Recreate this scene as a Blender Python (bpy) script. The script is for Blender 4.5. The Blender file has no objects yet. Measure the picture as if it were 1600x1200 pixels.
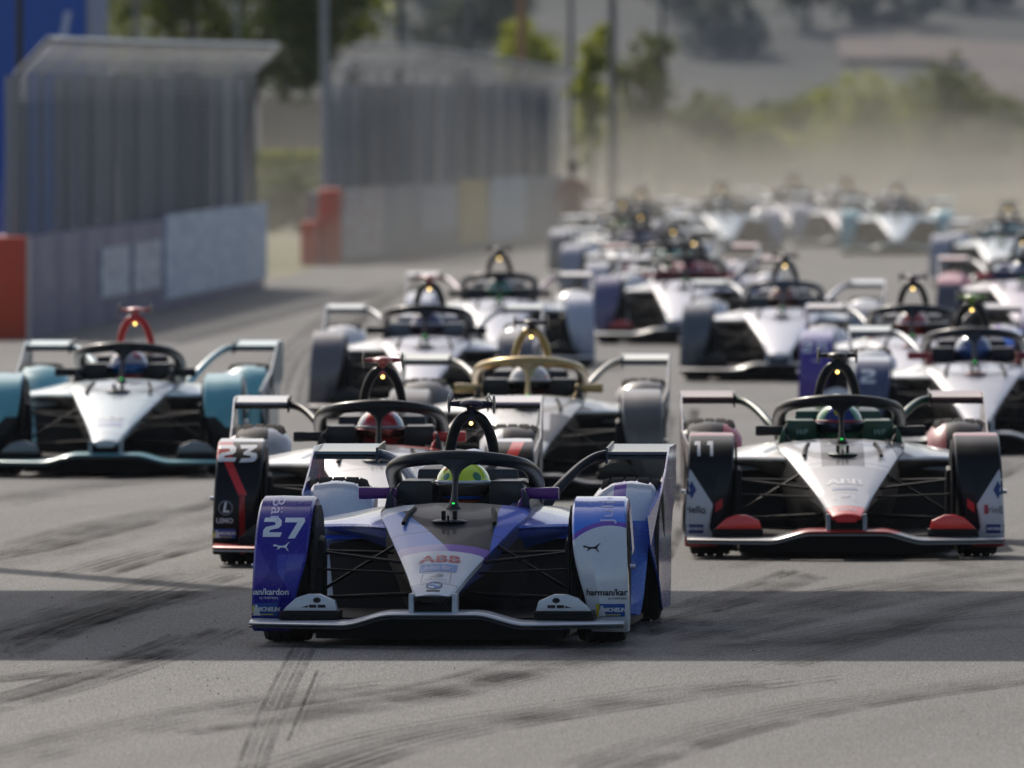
import bpy, bmesh, math, random
import numpy as np
from mathutils import Vector, Matrix
from mathutils.bvhtree import BVHTree
from mathutils import noise as mnoise

random.seed(7)
sc = bpy.context.scene
COL = sc.collection
R = math.radians

# ------------------------------------------------------------------ camera, world, sun, exposure
EYE, FPX = 2.62, 26667.0                       # eye height; focal length in pixels of a 1600 px wide frame (600 mm lens)
cam_d = bpy.data.cameras.new('camera'); cam = bpy.data.objects.new('camera', cam_d); COL.objects.link(cam)
cam.location = (0, 0, EYE)
cam.rotation_euler = (R(90) - math.atan(469 / FPX), 0, 0)
cam_d.sensor_width = 36; cam_d.lens = 600; cam_d.clip_start = 1; cam_d.clip_end = 9000
cam_d.dof.use_dof = True; cam_d.dof.focus_distance = 80.4; cam_d.dof.aperture_fstop = 7.6
sc.camera = cam

SUN_EL, SUN_AZ = R(40), R(-22)                 # azimuth from +Y (behind the cars), negative = to the left
sdir = Vector((math.sin(SUN_AZ) * math.cos(SUN_EL), math.cos(SUN_AZ) * math.cos(SUN_EL), math.sin(SUN_EL)))
world = bpy.data.worlds.new('World'); sc.world = world; world.use_nodes = True
wn = world.node_tree.nodes; wl = world.node_tree.links
bg = wn['Background']; sky = wn.new('ShaderNodeTexSky'); sky.sky_type = 'NISHITA'; sky.sun_disc = False
sky.sun_elevation = SUN_EL; sky.sun_rotation = SUN_AZ; sky.dust_density = 2.5; sky.air_density = 1.0; sky.ozone_density = 1.0
wl.new(sky.outputs[0], bg.inputs[0]); bg.inputs[1].default_value = 0.13
sun_d = bpy.data.lights.new('sun', 'SUN'); sun_d.energy = 3.9; sun_d.angle = R(0.53); sun_d.color = (1, .915, .81)
sun = bpy.data.objects.new('sun', sun_d); COL.objects.link(sun)
sun.rotation_euler = sdir.to_track_quat('Z', 'Y').to_euler(); sun.location = (-20, 60, 40)
sc.view_settings.view_transform = 'Standard'; sc.view_settings.look = 'None'
sc.view_settings.exposure = -0.2; sc.view_settings.gamma = 1; sc.view_settings.use_curve_mapping = False
sc.render.engine = 'CYCLES'
cy = sc.cycles
cy.use_denoising = True; cy.max_bounces = 6; cy.diffuse_bounces = 3; cy.glossy_bounces = 3; cy.transmission_bounces = 4
cy.volume_bounces = 0; cy.transparent_max_bounces = 24; cy.sample_clamp_indirect = 6; cy.sample_clamp_direct = 0

# ------------------------------------------------------------------ helpers
def gp(px, py):                                # a pixel of the photograph to the point of the ground it shows
    D = EYE * FPX / (py - 131); return ((px - 800) / FPX * D, D)
def wx(px, D): return (px - 800) / FPX * D
def wz(py, D): return EYE - (py - 131) / FPX * D
def srgb(h):
    if not isinstance(h, str): return tuple(h)
    v = [int(h[i:i + 2], 16) / 255 for i in (0, 2, 4)]
    return tuple(c / 12.92 if c <= .04045 else ((c + .055) / 1.055) ** 2.4 for c in v)

def tag(o, label=None, cat=None, group=None, kind=None):
    for k, v in (('label', label), ('category', cat), ('group', group), ('kind', kind)):
        if v: o[k] = v
    return o
def empty(name, loc=(0, 0, 0), rz=0, **kw):
    o = bpy.data.objects.new(name, None); COL.objects.link(o); o.location = loc; o.rotation_euler = (0, 0, rz)
    o.empty_display_size = .2
    return tag(o, **kw)
def link(name, me, mat=None, parent=None, **kw):
    o = bpy.data.objects.new(name, me); COL.objects.link(o)
    if mat is not None:
        if not me.materials: me.materials.append(None)
        o.material_slots[0].link = 'OBJECT'; o.material_slots[0].material = mat
    if parent: o.parent = parent
    return tag(o, **kw)

class MB:
    """collects faces; mesh(name) gives ONE mesh"""
    def __init__(s): s.v = []; s.f = []
    def add(s, vs, fs):
        b = len(s.v); s.v += [tuple(v) for v in vs]; s.f += [tuple(b + i for i in f) for f in fs]; return s
    def box(s, x0, x1, y0, y1, z0, z1):
        return s.add([(x0,y0,z0),(x1,y0,z0),(x1,y1,z0),(x0,y1,z0),(x0,y0,z1),(x1,y0,z1),(x1,y1,z1),(x0,y1,z1)],
                     [(0,3,2,1),(4,5,6,7),(0,1,5,4),(1,2,6,5),(2,3,7,6),(3,0,4,7)])
    def loft(s, rings, closed=True, caps=True):
        n = len(rings[0]); vs = [p for r in rings for p in r]; fs = []
        for i in range(len(rings) - 1):
            for j in range(n if closed else n - 1):
                k = (j + 1) % n
                fs.append((i*n + j, i*n + k, (i+1)*n + k, (i+1)*n + j))
        if caps and closed: fs += [tuple(range(n))[::-1], tuple((len(rings)-1)*n + j for j in range(n))]
        return s.add(vs, fs)
    def tube(s, pts, r, n=8, sq=1.0, smooth=0):
        pts = [Vector(p) for p in pts]
        rs = r if isinstance(r, (list, tuple)) else [r] * len(pts)
        if smooth:
            q = crom([list(p) + [a] for p, a in zip(pts, rs)], smooth); pts = [Vector(p[:3]) for p in q]; rs = [p[3] for p in q]
        rings = []; up = None
        for i, p in enumerate(pts):
            t = (pts[min(i+1, len(pts)-1)] - pts[max(i-1, 0)]).normalized()
            if up is None:
                up = Vector((0, 0, 1)) if abs(t.z) < .9 else Vector((0, 1, 0))
            a = t.cross(up).normalized(); up = a.cross(t).normalized()
            rings.append([p + (a * math.cos(2*math.pi*k/n) + up * math.sin(2*math.pi*k/n) * sq) * rs[i] for k in range(n)])
        return s.loft(rings)
    def ell(s, c, r, nu=20, nv=12, f=None):
        vs = []; fs = []
        for j in range(1, nv):
            ph = math.pi * j / nv
            for i in range(nu):
                th = 2 * math.pi * i / nu
                p = [c[0] + r[0]*math.sin(ph)*math.cos(th), c[1] + r[1]*math.sin(ph)*math.sin(th), c[2] + r[2]*math.cos(ph)]
                vs.append(f(p) if f else p)
        for j in range(nv - 2):
            for i in range(nu):
                k = (i + 1) % nu; fs.append((j*nu+i, (j+1)*nu+i, (j+1)*nu+k, j*nu+k))
        a = len(vs); t = [c[0], c[1], c[2]+r[2]]; b = [c[0], c[1], c[2]-r[2]]
        vs += [f(t) if f else t, f(b) if f else b]
        for i in range(nu):
            k = (i + 1) % nu; fs += [(a, i, k), (a+1, (nv-2)*nu+k, (nv-2)*nu+i)]
        return s.add(vs, fs)
    def lathe_x(s, prof, cx, cy_, cz, n=40):    # prof: (x, r) closed ring turned round an axis along x
        m = len(prof); vs = []; fs = []
        for i in range(n):
            a = 2*math.pi*i/n
            for (x, r) in prof: vs.append((cx + x, cy_ + r*math.cos(a), cz + r*math.sin(a)))
        for i in range(n):
            for j in range(m):
                i2 = (i+1) % n; j2 = (j+1) % m
                fs.append((i*m+j, i*m+j2, i2*m+j2, i2*m+j))
        return s.add(vs, fs)
    def prism(s, poly, axis, a, b):            # poly in the two other axes
        n = len(poly)
        def P(p, t): return {'x': (t, p[0], p[1]), 'y': (p[0], t, p[1]), 'z': (p[0], p[1], t)}[axis]
        vs = [P(p, a) for p in poly] + [P(p, b) for p in poly]
        return s.add(vs, [tuple(range(n)), tuple(range(2*n-1, n-1, -1))] + [(i, (i+1) % n, n+(i+1) % n, n+i) for i in range(n)])
    def mesh(s, name, ang=35, solid=0, bevel=0, mirror=False, tri=False):
        me = bpy.data.meshes.new(name)
        v = [(-x, y, z) for x, y, z in s.v] if mirror else s.v
        me.from_pydata(v, [], s.f)
        bm = bmesh.new(); bm.from_mesh(me)
        bmesh.ops.recalc_face_normals(bm, faces=bm.faces)
        if solid: bmesh.ops.solidify(bm, geom=bm.faces, thickness=solid)
        if bevel: bmesh.ops.bevel(bm, geom=[e for e in bm.edges if len(e.link_faces) == 2 and e.calc_face_angle(0) > R(40)], offset=bevel, segments=2, affect='EDGES', profile=.6)
        if tri: bmesh.ops.triangulate(bm, faces=bm.faces)
        bm.to_mesh(me); bm.free()
        me.shade_smooth()
        if ang: me.set_sharp_from_angle(angle=R(ang))
        return me
def crom(P, k, closed=False):                  # Catmull-Rom through rows of numbers, k steps a span
    P = [np.array(p, float) for p in P]; out = []
    for i in range(len(P) - 1):
        a = P[max(i-1, 0)]; b = P[i]; c = P[i+1]; d = P[min(i+2, len(P)-1)]
        for j in range(k):
            t = j / k
            out.append(.5*((2*b) + (c-a)*t + (2*a-5*b+4*c-d)*t*t + (3*b-a-3*c+d)*t**3))
    out.append(P[-1]); return [list(map(float, p)) for p in out]

# ------------------------------------------------------------------ materials
MATS = {}
def newmat(name):
    m = bpy.data.materials.new(name); m.use_nodes = True
    return m, m.node_tree.nodes, m.node_tree.links, m.node_tree.nodes['Principled BSDF']
def mixc(n, l, fac, a, b, mode='MIX'):
    x = n.new('ShaderNodeMix'); x.data_type = 'RGBA'; x.blend_type = mode
    for s, v in ((0, fac), (6, a), (7, b)):
        if hasattr(v, 'is_linked') or isinstance(v, bpy.types.NodeSocket): l.new(v, x.inputs[s])
        elif isinstance(v, (int, float)): x.inputs[s].default_value = v
        else: x.inputs[s].default_value = (*v[:3], 1)
    return x.outputs[2]
def mth(n, l, op, a, b=None, c=None):
    x = n.new('ShaderNodeMath'); x.operation = op
    for i, v in enumerate((a, b, c)):
        if v is None: continue
        if isinstance(v, (int, float)): x.inputs[i].default_value = v
        else: l.new(v, x.inputs[i])
    return x.outputs[0]
def noi(n, l, vec, scale, detail=3, rough=.55, stretch=None, dist=0):
    if stretch:
        mp = n.new('ShaderNodeMapping'); mp.inputs['Scale'].default_value = stretch; l.new(vec, mp.inputs[0]); vec = mp.outputs[0]
    x = n.new('ShaderNodeTexNoise'); x.inputs['Scale'].default_value = scale; x.inputs['Detail'].default_value = detail
    x.inputs['Roughness'].default_value = rough; x.inputs['Distortion'].default_value = dist
    l.new(vec, x.inputs['Vector']); return x.outputs['Fac']
def ramp(n, l, fac, stops):
    x = n.new('ShaderNodeValToRGB'); e = x.color_ramp.elements
    while len(e) < len(stops): e.new(.5)
    for i, (p, c) in enumerate(stops):
        e[i].position = p; e[i].color = (*(c if isinstance(c, tuple) else (c, c, c)), 1)
    l.new(fac, x.inputs[0]); return x.outputs[0]

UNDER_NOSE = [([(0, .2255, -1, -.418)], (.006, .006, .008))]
def paint(name, base, layers=(), rough=.32, coat=.6, metal=0., dirt=.10, emis=None):
    """layers: (mask, colour); mask = list of planes (a,b,c,d) true where a*x+b*y+c*z > d, or ('ball', x,y,z, r, sign)"""
    if name in MATS: return MATS[name]
    m, n, l, p = newmat(name)
    tc = n.new('ShaderNodeTexCoord'); co = tc.outputs['Object']
    sep = n.new('ShaderNodeSeparateXYZ'); l.new(co, sep.inputs[0])
    col = srgb(base); 
    cur = n.new('ShaderNodeRGB'); cur.outputs[0].default_value = (*col, 1); cur = cur.outputs[0]
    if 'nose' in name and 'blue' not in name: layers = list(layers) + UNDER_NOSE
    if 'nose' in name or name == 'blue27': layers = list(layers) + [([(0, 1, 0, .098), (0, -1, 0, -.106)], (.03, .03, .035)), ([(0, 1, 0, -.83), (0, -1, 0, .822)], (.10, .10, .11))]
    for mask, c in layers:
        fac = None
        for pl in mask:
            if pl[0] == 'ball':
                d = n.new('ShaderNodeVectorMath'); d.operation = 'DISTANCE'; l.new(co, d.inputs[0]); d.inputs[1].default_value = pl[1:4]
                g = mth(n, l, 'GREATER_THAN' if pl[5] > 0 else 'LESS_THAN', d.outputs['Value'], pl[4])
            else:
                dt = n.new('ShaderNodeVectorMath'); dt.operation = 'DOT_PRODUCT'; l.new(co, dt.inputs[0]); dt.inputs[1].default_value = pl[:3]
                g = mth(n, l, 'GREATER_THAN', dt.outputs['Value'], pl[3])
            fac = g if fac is None else mth(n, l, 'MULTIPLY', fac, g)
        cur = mixc(n, l, fac, cur, srgb(c))
    if dirt:
        dn = noi(n, l, co, 9, 5, .65)
        f = mth(n, l, 'MULTIPLY', ramp(n, l, dn, [(.45, 0.), (.8, 1.)]), dirt*(.25 if max(col) < .03 else 1))
        cur = mixc(n, l, f, cur, (.16, .14, .12))
        fine = noi(n, l, co, 60, 3, .6)
        l.new(mth(n, l, 'MULTIPLY_ADD', fine, .18, rough - .05), p.inputs['Roughness'])
    else: p.inputs['Roughness'].default_value = rough
    l.new(cur, p.inputs['Base Color'])
    p.inputs['Metallic'].default_value = metal
    bw = n.new('ShaderNodeRGBToBW'); l.new(cur, bw.inputs[0]); b8 = n.new('ShaderNodeClamp'); l.new(mth(n, l, 'MULTIPLY', bw.outputs[0], 7.), b8.inputs[0])   # dark parts are satin, pale parts lacquered
    l.new(mth(n, l, 'MULTIPLY_ADD', b8.outputs[0], .33, .14), p.inputs['Specular IOR Level'])
    l.new(mth(n, l, 'MULTIPLY_ADD', b8.outputs[0], coat*.8, coat*.16), p.inputs['Coat Weight']); p.inputs['Coat Roughness'].default_value = .05
    MATS[name] = m; return m
def glow(name, c, s):
    if name in MATS: return MATS[name]
    m, n, l, p = newmat(name); p.inputs['Base Color'].default_value = (*srgb(c), 1)
    p.inputs['Emission Color'].default_value = (*srgb(c), 1); p.inputs['Emission Strength'].default_value = s
    MATS[name] = m; return m

CARBON = paint('carbon', (.0045, .0045, .0055), rough=.5, coat=0, dirt=.02)
RUBBER = paint('rubber', (.012, .0115, .0115), rough=.8, coat=0, dirt=.2)
RIM = paint('rim_black', (.03, .03, .033), rough=.35, coat=.2, metal=.5)
LAMP = glow('hoop_lamp_yellow', (1, .66, .16), 6)
GREEN = glow('status_green', (.03, 1, .12), 1.8)
SUIT = {}

# ================================================================== SETTING
def ground_material():
    m, n, l, p = newmat('dry_ground'); tc = n.new('ShaderNodeTexCoord'); co = tc.outputs['Object']
    a = noi(n, l, co, .05, 6, .6); b = noi(n, l, co, 1.2, 5, .6)
    c = ramp(n, l, a, [(.38, (.30, .25, .18)), (.52, (.16, .17, .06)), (.7, (.10, .13, .04))])
    l.new(mixc(n, l, mth(n, l, 'MULTIPLY', b, .5), c, (.34, .29, .21)), p.inputs['Base Color']); p.inputs['Roughness'].default_value = .9
    return m
def asphalt_material():
    m, n, l, p = newmat('asphalt'); tc = n.new('ShaderNodeTexCoord'); co = tc.outputs['Object']
    rt = n.new('ShaderNodeMapping'); rt.inputs['Rotation'].default_value = (0, 0, R(9)); l.new(co, rt.inputs[0]); cr = rt.outputs[0]
    rt2 = n.new('ShaderNodeMapping'); rt2.inputs['Rotation'].default_value = (0, 0, R(15)); l.new(co, rt2.inputs[0]); cr2 = rt2.outputs[0]
    big = noi(n, l, cr, .5, 4, .55, (1, .12, 1)); streak = noi(n, l, cr, 2.2, 6, .62, (1, .05, 1), .5)
    streak2 = noi(n, l, cr2, 7, 5, .62, (1, .035, 1), .5); patch = noi(n, l, co, .9, 5, .6, (1, .3, 1))
    grit = noi(n, l, co, 60, 2, .8, (1, .10, 1)); grit2 = noi(n, l, co, 150, 1, .8, (1, .06, 1))
    c = ramp(n, l, big, [(.3, (.084, .082, .079)), (.7, (.142, .138, .131))])
    c = mixc(n, l, mth(n, l, 'MULTIPLY', ramp(n, l, streak, [(.44, 0.), (.68, 1.)]), .50), c, (.066, .063, .060))
    c = mixc(n, l, mth(n, l, 'MULTIPLY', ramp(n, l, streak2, [(.48, 0.), (.72, 1.)]), .34), c, (.07, .066, .063))
    c = mixc(n, l, mth(n, l, 'MULTIPLY', ramp(n, l, patch, [(.55, 0.), (.75, 1.)]), .3), c, (.165, .16, .15))
    vor = n.new('ShaderNodeTexVoronoi'); vor.feature = 'DISTANCE_TO_EDGE'; vor.inputs['Scale'].default_value = .16; mpv = n.new('ShaderNodeMapping'); mpv.inputs['Scale'].default_value = (1, .22, 1)
    wob = n.new('ShaderNodeVectorMath'); wob.operation = 'ADD'; nz = n.new('ShaderNodeTexNoise'); nz.inputs['Scale'].default_value = 1.1; nz.inputs['Detail'].default_value = 5; l.new(co, nz.inputs['Vector'])
    l.new(co, wob.inputs[0]); l.new(nz.outputs['Color'], wob.inputs[1]); l.new(wob.outputs[0], mpv.inputs[0]); l.new(mpv.outputs[0], vor.inputs['Vector'])
    crack = ramp(n, l, vor.outputs['Distance'], [(.0, 1.), (.0035, 0.)])
    c = mixc(n, l, mth(n, l, 'MULTIPLY', crack, .45), c, (.05, .048, .046))
    c = mixc(n, l, 1., c, ramp(n, l, grit, [(.25, .66), (.75, 1.36)]), 'MULTIPLY')
    c = mixc(n, l, 1., c, ramp(n, l, grit2, [(.28, .42), (.5, .95), (.74, 1.75)]), 'MULTIPLY')
    l.new(c, p.inputs['Base Color'])
    l.new(mth(n, l, 'MULTIPLY_ADD', grit, .25, .62), p.inputs['Roughness'])
    p.inputs['Specular IOR Level'].default_value = .35
    bp = n.new('ShaderNodeBump'); bp.inputs['Strength'].default_value = .5; bp.inputs['Distance'].default_value = .006
    l.new(mth(n, l, 'ADD', grit, mth(n, l, 'MULTIPLY', grit2, .7)), bp.inputs['Height']); l.new(bp.outputs[0], p.inputs['Normal'])
    return m
g = MB(); g.add([(-3000, -200, 0), (3000, -200, 0), (3000, 4000, 0), (-3000, 4000, 0)], [(0, 1, 2, 3)])
link('ground', g.mesh('ground'), ground_material(), kind='structure')
t_ = MB(); L0 = [(-9, -40), (-6.6, 100), (-5.5, 168), (-3.0, 232), (-2.5, 262), (-2.2, 300), (2, 345), (24, 345), (22, 250), (20, -40)]
t_.add([(x, y, .004) for x, y in L0], [tuple(range(len(L0)))])
link('race_track', t_.mesh('race_track', ang=0), asphalt_material(), kind='structure')

# tyre marks: thin rubber lines in sets, laid down by the tread
def rubber_mark_material():
    m, n, l, p = newmat('rubber_marks'); tc = n.new('ShaderNodeTexCoord'); co = tc.outputs['Object']
    a = noi(n, l, co, 2.2, 4, .6, (1, .3, 1)); b = noi(n, l, co, 60, 3, .7, (1, .4, 1))
    f = mth(n, l, 'MULTIPLY', ramp(n, l, a, [(.34, .08), (.66, 1.)]), ramp(n, l, b, [(.25, .3), (.6, 1.)]))
    gg = n.new('ShaderNodeNewGeometry'); f = mth(n, l, 'MULTIPLY', f, mth(n, l, 'MULTIPLY_ADD', gg.outputs['Random Per Island'], .85, .14)); l.new(f, p.inputs['Alpha'])
    p.inputs['Base Color'].default_value = (.03, .029, .03, 1); p.inputs['Roughness'].default_value = .85; p.inputs['Specular IOR Level'].default_value = .1
    return m
marks = [([(478, 1008), (440, 1080), (395, 1190), (380, 1290)], 4, .032), ([(505, 1040), (480, 1100), (455, 1160)], 2, .03),
         ([(335, 985), (230, 1030), (60, 1085), (-200, 1150)], 7, .05), ([(300, 1000), (170, 1040), (20, 1062), (-200, 1080)], 5, .06),
         ([(60, 1000), (210, 960), (330, 930), (480, 905)], 5, .06), ([(-40, 1015), (120, 970), (260, 935)], 6, .06),
         ([(1040, 978), (900, 1020), (700, 1075), (420, 1120)], 7, .055), ([(1020, 1015), (860, 1050), (640, 1100), (300, 1150)], 5, .06),
         ([(1070, 1005), (1240, 965), (1420, 930), (1640, 905)], 8, .06), ([(1060, 960), (1180, 925), (1270, 895)], 6, .06),
         ([(1080, 1030), (1300, 1000), (1480, 985), (1650, 980)], 8, .07), ([(900, 1215), (1100, 1150), (1330, 1100), (1660, 1055)], 6, .07), ([(1055, 985), (1180, 955), (1350, 925), (1640, 880)], 8, .06), ([(1200, 1045), (1350, 1000), (1480, 955), (1640, 925)], 7, .06), ([(1090, 1015), (1250, 1005), (1420, 975), (1640, 955)], 7, .07), ([(0, 870), (140, 830), (330, 790)], 6, .07),
         ([(100, 905), (250, 862), (390, 830)], 6, .07), ([(1100, 900), (1300, 860), (1600, 900)], 3, .07),
         ([(380, 1240), (620, 1160), (900, 1110), (1250, 1060)], 7, .07), ([(-40, 1200), (200, 1140), (420, 1100), (640, 1070)], 6, .07), ([(-40, 1030), (60, 985), (190, 940), (330, 895)], 7, .07),
         ([(430, 760), (330, 800), (150, 850), (-50, 890)], 6, .08), ([(1060, 800), (1010, 900), (1000, 1000)], 4, .05),
         ([(440, 640), (470, 560), (560, 480), (640, 440)], 5, .12), ([(1050, 640), (1040, 720), (1070, 800)], 5, .09),
         ([(-20, 790), (150, 760), (420, 745)], 5, .08), ([(1580, 720), (1500, 760), (1420, 780)], 5, .08)]
mk = MB()
for q, (pts, nl, pitch) in enumerate(marks):
    P = crom([gp(*p) for p in pts], 14)
    for k in range(nl):
        o = (k - (nl-1)/2) * pitch; w = pitch * random.uniform(.22, .52)
        i0 = random.randint(0, 4); i1 = len(P) - random.randint(0, 5); r0 = []
        for i in range(i0, i1):
            a, b = Vector(P[max(i-1, 0)]), Vector(P[min(i+1, len(P)-1)]); t = (b-a).normalized(); nn = Vector((-t.y, t.x))
            c = Vector(P[i]) + nn * o; r0.append([(*(c - nn*w), .0085 + q*.0006), (*(c + nn*w), .0085 + q*.0006)])
        mk.loft(r0, closed=False)
link('tyre_marks', mk.mesh('tyre_marks', ang=0), rubber_mark_material(), kind='stuff', label='dark rubber tyre marks curving over the asphalt of the track')
gr = MB()
for k in range(170):
    px, py = random.uniform(-50, 1650), random.uniform(760, 1195)
    if random.random() < .6: px, py = random.uniform(0, 400), random.uniform(930, 1100)
    x, y = gp(px, py); s_ = random.uniform(.0022, .0045)
    gr.ell((x, y, .004 + s_*.5), (s_, s_*1.2, s_*.8), 5, 4)
link('loose_grit', gr.mesh('loose_grit'), paint('grit', (.05, .048, .045), rough=.8, coat=0), kind='stuff', label='small dark rubber crumbs and grit on the asphalt')

# ---- terrain beyond
def terrain_material():
    m, n, l, p = newmat('hillside'); tc = n.new('ShaderNodeTexCoord'); co = tc.outputs['Object']
    a = noi(n, l, co, .12, 5, .6, (1, .35, 1)); b = noi(n, l, co, .5, 4, .6)
    c = ramp(n, l, a, [(.36, (.020, .028, .022)), (.5, (.045, .050, .040)), (.66, (.105, .095, .08))])
    l.new(mixc(n, l, mth(n, l, 'MULTIPLY', b, .5), c, (.04, .046, .038)), p.inputs['Base Color']); p.inputs['Roughness'].default_value = .95
    return m
def hill(x, y):
    rise = max(0, y - 555) * .085
    h = rise * (1 + .5*mnoise.noise(Vector((x*.012, y*.003, 0)))) + .9*mnoise.noise(Vector((x*.05, y*.02, 3)))*min(1, rise)
    return min(h, 120 + 40*mnoise.noise(Vector((x*.002, y*.001, 5))))
T = MB(); nx, ny = 110, 90; vs = []; fs = []
for j in range(ny):
    y = 540 + (j/(ny-1))**2.4 * 3300
    for i in range(nx):
        x = (i/(nx-1) - .5) * (260 + (y-540)*1.2); vs.append((x, y, hill(x, y) - (.3 if j == 0 else 0)))
for j in range(ny-1):
    for i in range(nx-1): fs.append((j*nx+i, j*nx+i+1, (j+1)*nx+i+1, (j+1)*nx+i))
T.add(vs, fs); link('hillside', T.mesh('hillside', ang=0), terrain_material(), kind='structure')
def dirt_patch(name, x0, x1, y0, y1, mat):
    m = MB(); vs = []; fs = []; nx, ny = 40, 12
    for j in range(ny):
        for i in range(nx):
            x = x0 + (x1-x0)*i/(nx-1); e = .8*mnoise.noise(Vector((x*.4, 9, 0))); y = y0 + e + (y1-y0)*j/(ny-1); vs.append((x, y, hill(x, y) + .22))
    for j in range(ny-1):
        for i in range(nx-1): fs.append((j*nx+i, j*nx+i+1, (j+1)*nx+i+1, (j+1)*nx+i))
    m.add(vs, fs); link(name, m.mesh(name, ang=0), mat, kind='structure')
TAN = paint('tan_earth', (.17, .135, .115), rough=.95, coat=0, dirt=.4)
dirt_patch('bare_earth', wx(1310, 590), 44, 587, 595, TAN); dirt_patch('bare_earth', wx(1520, 580), 44, 574, 586.8, TAN)

# ---- vegetation
def leaf_mat(name, c1, c2, tr=.35):
    if name in MATS: return MATS[name]
    m, n, l, p = newmat(name); g_ = n.new('ShaderNodeNewGeometry')
    c = ramp(n, l, g_.outputs['Random Per Island'], [(0., c1), (1., c2)])
    l.new(c, p.inputs['Base Color']); p.inputs['Roughness'].default_value = .55
    tl = n.new('ShaderNodeBsdfTranslucent'); l.new(mixc(n, l, .5, c, (.5, .55, .05), 'MULTIPLY'), tl.inputs[0])
    l.new(c, tl.inputs[0])
    mx = n.new('ShaderNodeMixShader'); mx.inputs[0].default_value = tr
    l.new(p.outputs[0], mx.inputs[1]); l.new(tl.outputs[0], mx.inputs[2]); l.new(mx.outputs[0], n['Material Output'].inputs[0])
    MATS[name] = m; return m
BARK = paint('bark', (.10, .075, .055), rough=.9, coat=0, dirt=.4)
def crown_mesh(name, blobs, nleaf, ls, seed):
    rnd = random.Random(seed); m = MB(); vs = []; fs = []
    tot = sum(r[0]*r[1]*r[2] for c, r in blobs)
    for c, r in blobs:
        k = int(nleaf * r[0]*r[1]*r[2] / tot)
        subs = []
        for _ in range(max(6, k // 45)):
            d = Vector((rnd.gauss(0, 1), rnd.gauss(0, 1), rnd.gauss(0, 1))).normalized() * rnd.uniform(.55, 1.0)
            subs.append((Vector((c[0]+d.x*r[0], c[1]+d.y*r[1], c[2]+d.z*r[2])), rnd.uniform(.12, .3)*min(r)))
        for _ in range(k):
            s0, sr = subs[rnd.randrange(len(subs))]
            p = s0 + Vector((rnd.gauss(0, 1), rnd.gauss(0, 1), rnd.gauss(0, .8))) * sr
            a = Vector((rnd.uniform(-1, 1), rnd.uniform(-1, 1), rnd.uniform(-.5, .5))).normalized() * ls * rnd.uniform(.6, 1.3)
            b = a.cross(Vector((rnd.uniform(-1, 1), rnd.uniform(-1, 1), rnd.uniform(-1, 1)))).normalized() * ls * .45
            q = len(vs); vs += [p - a, p + b, p + a, p - b]; fs.append((q, q+1, q+2, q+3))
    m.add(vs, fs); return m.mesh(name, ang=0)
def tree(name, x, y, trunk, blobs, nleaf, ls, mat, label, cat='tree', group=None, seed=0):
    t = empty(name, (x, y, 0), label=label, cat=cat, group=group)
    tm = MB(); top = trunk[1]
    if top > 0:
        tm.tube([(0, 0, -.1), (.05, 0, top*.5), (-.05, .05, top)], [trunk[0], trunk[0]*.75, trunk[0]*.5], 8, smooth=4)
        rnd = random.Random(seed)
        for c, r in blobs[:6]:
            tm.tube([(0, 0, top*rnd.uniform(.5, .95)), (c[0]*.5, c[1]*.5, (top+c[2])/2), c], [trunk[0]*.45, trunk[0]*.3, trunk[0]*.12], 6, smooth=3)
        link('trunk', tm.mesh('trunk'), BARK, t)
    link('crown', crown_mesh('crown', blobs, nleaf, ls, seed), mat, t)
    return t
G_DARK = leaf_mat('leaves_dark', (.020, .040, .008), (.16, .21, .02), .45); G_LIME = leaf_mat('leaves_lime', (.17, .21, .012), (.38, .40, .025), .6)
G_OLIVE = leaf_mat('leaves_olive', (.06, .085, .02), (.20, .22, .04), .5); G_BLUE = leaf_mat('leaves_bluish', (.04, .06, .04), (.10, .12, .07))
tree('broadleaf_tree', wx(300, 325), 325, (.22, 3.2), [((-1.0, 0, 4.6), (1.1, 1.6, 1.5)), ((.8, .3, 4.2), (1.2, 1.5, 1.3)), ((0, 0, 6), (2.2, 2, 1.8)), ((-1.2, .5, 3.2), (.7, .8, .6))], 16000, .095, leaf_mat('leaves_mid', (.05, .08, .01), (.26, .31, .02), .5),
     'dark green broadleaf tree rising over the left fence beside the blue hoarding', seed=1)
tree('broadleaf_tree', wx(385, 320), 320, (.18, 3.4), [((.75, 0, 3.5), (.85, 1.1, 1.1)), ((1.4, .2, 4.4), (1.1, 1.3, 1.2)), ((.85, 0, 2.72), (.38, .5, .45)), ((1.2, 0, 5.8), (1.8, 1.7, 1.5))], 16000, .09, G_DARK,
     'dark green tree whose crown hangs low in the gap between the two fences', seed=2)
tree('roadside_tree', wx(552, 335), 335, (.12, 2.8), [((0, 0, 3.9), (.55, .8, .7)), ((.3, 0, 5), (1, 1, 1))], 3000, .085, G_LIME, 'yellow green tree behind the left end of the second fence', seed=3)
tree('roadside_tree', wx(712, 520), 520, (.2, 3), [((0, 0, 4.2), (1.3, 1.4, .9)), ((1, 0, 5), (1.2, 1.4, 1.2))], 4000, .12, G_BLUE, 'distant blue green tree above the middle of the second fence', seed=4)
tree('slender_tree', wx(828, 372), 372, (.07, 2.4), [((0, 0, 3.15), (.62, .7, .55)), ((-.3, 0, 3.6), (.4, .5, .4))], 2600, .075, G_LIME, 'low lime green tree behind the right end of the second fence', seed=5)
tree('slender_tree', wx(922, 360), 360, (.07, 3.2), [((0, 0, 1.5), (.3, .4, .9)), ((.05, 0, 2.6), (.42, .5, .8)), ((.1, 0, 3.4), (.35, .5, .5))], 3600, .075, G_LIME, 'tall lime green tree just right of the second fence, between two poles', seed=6)
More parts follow.
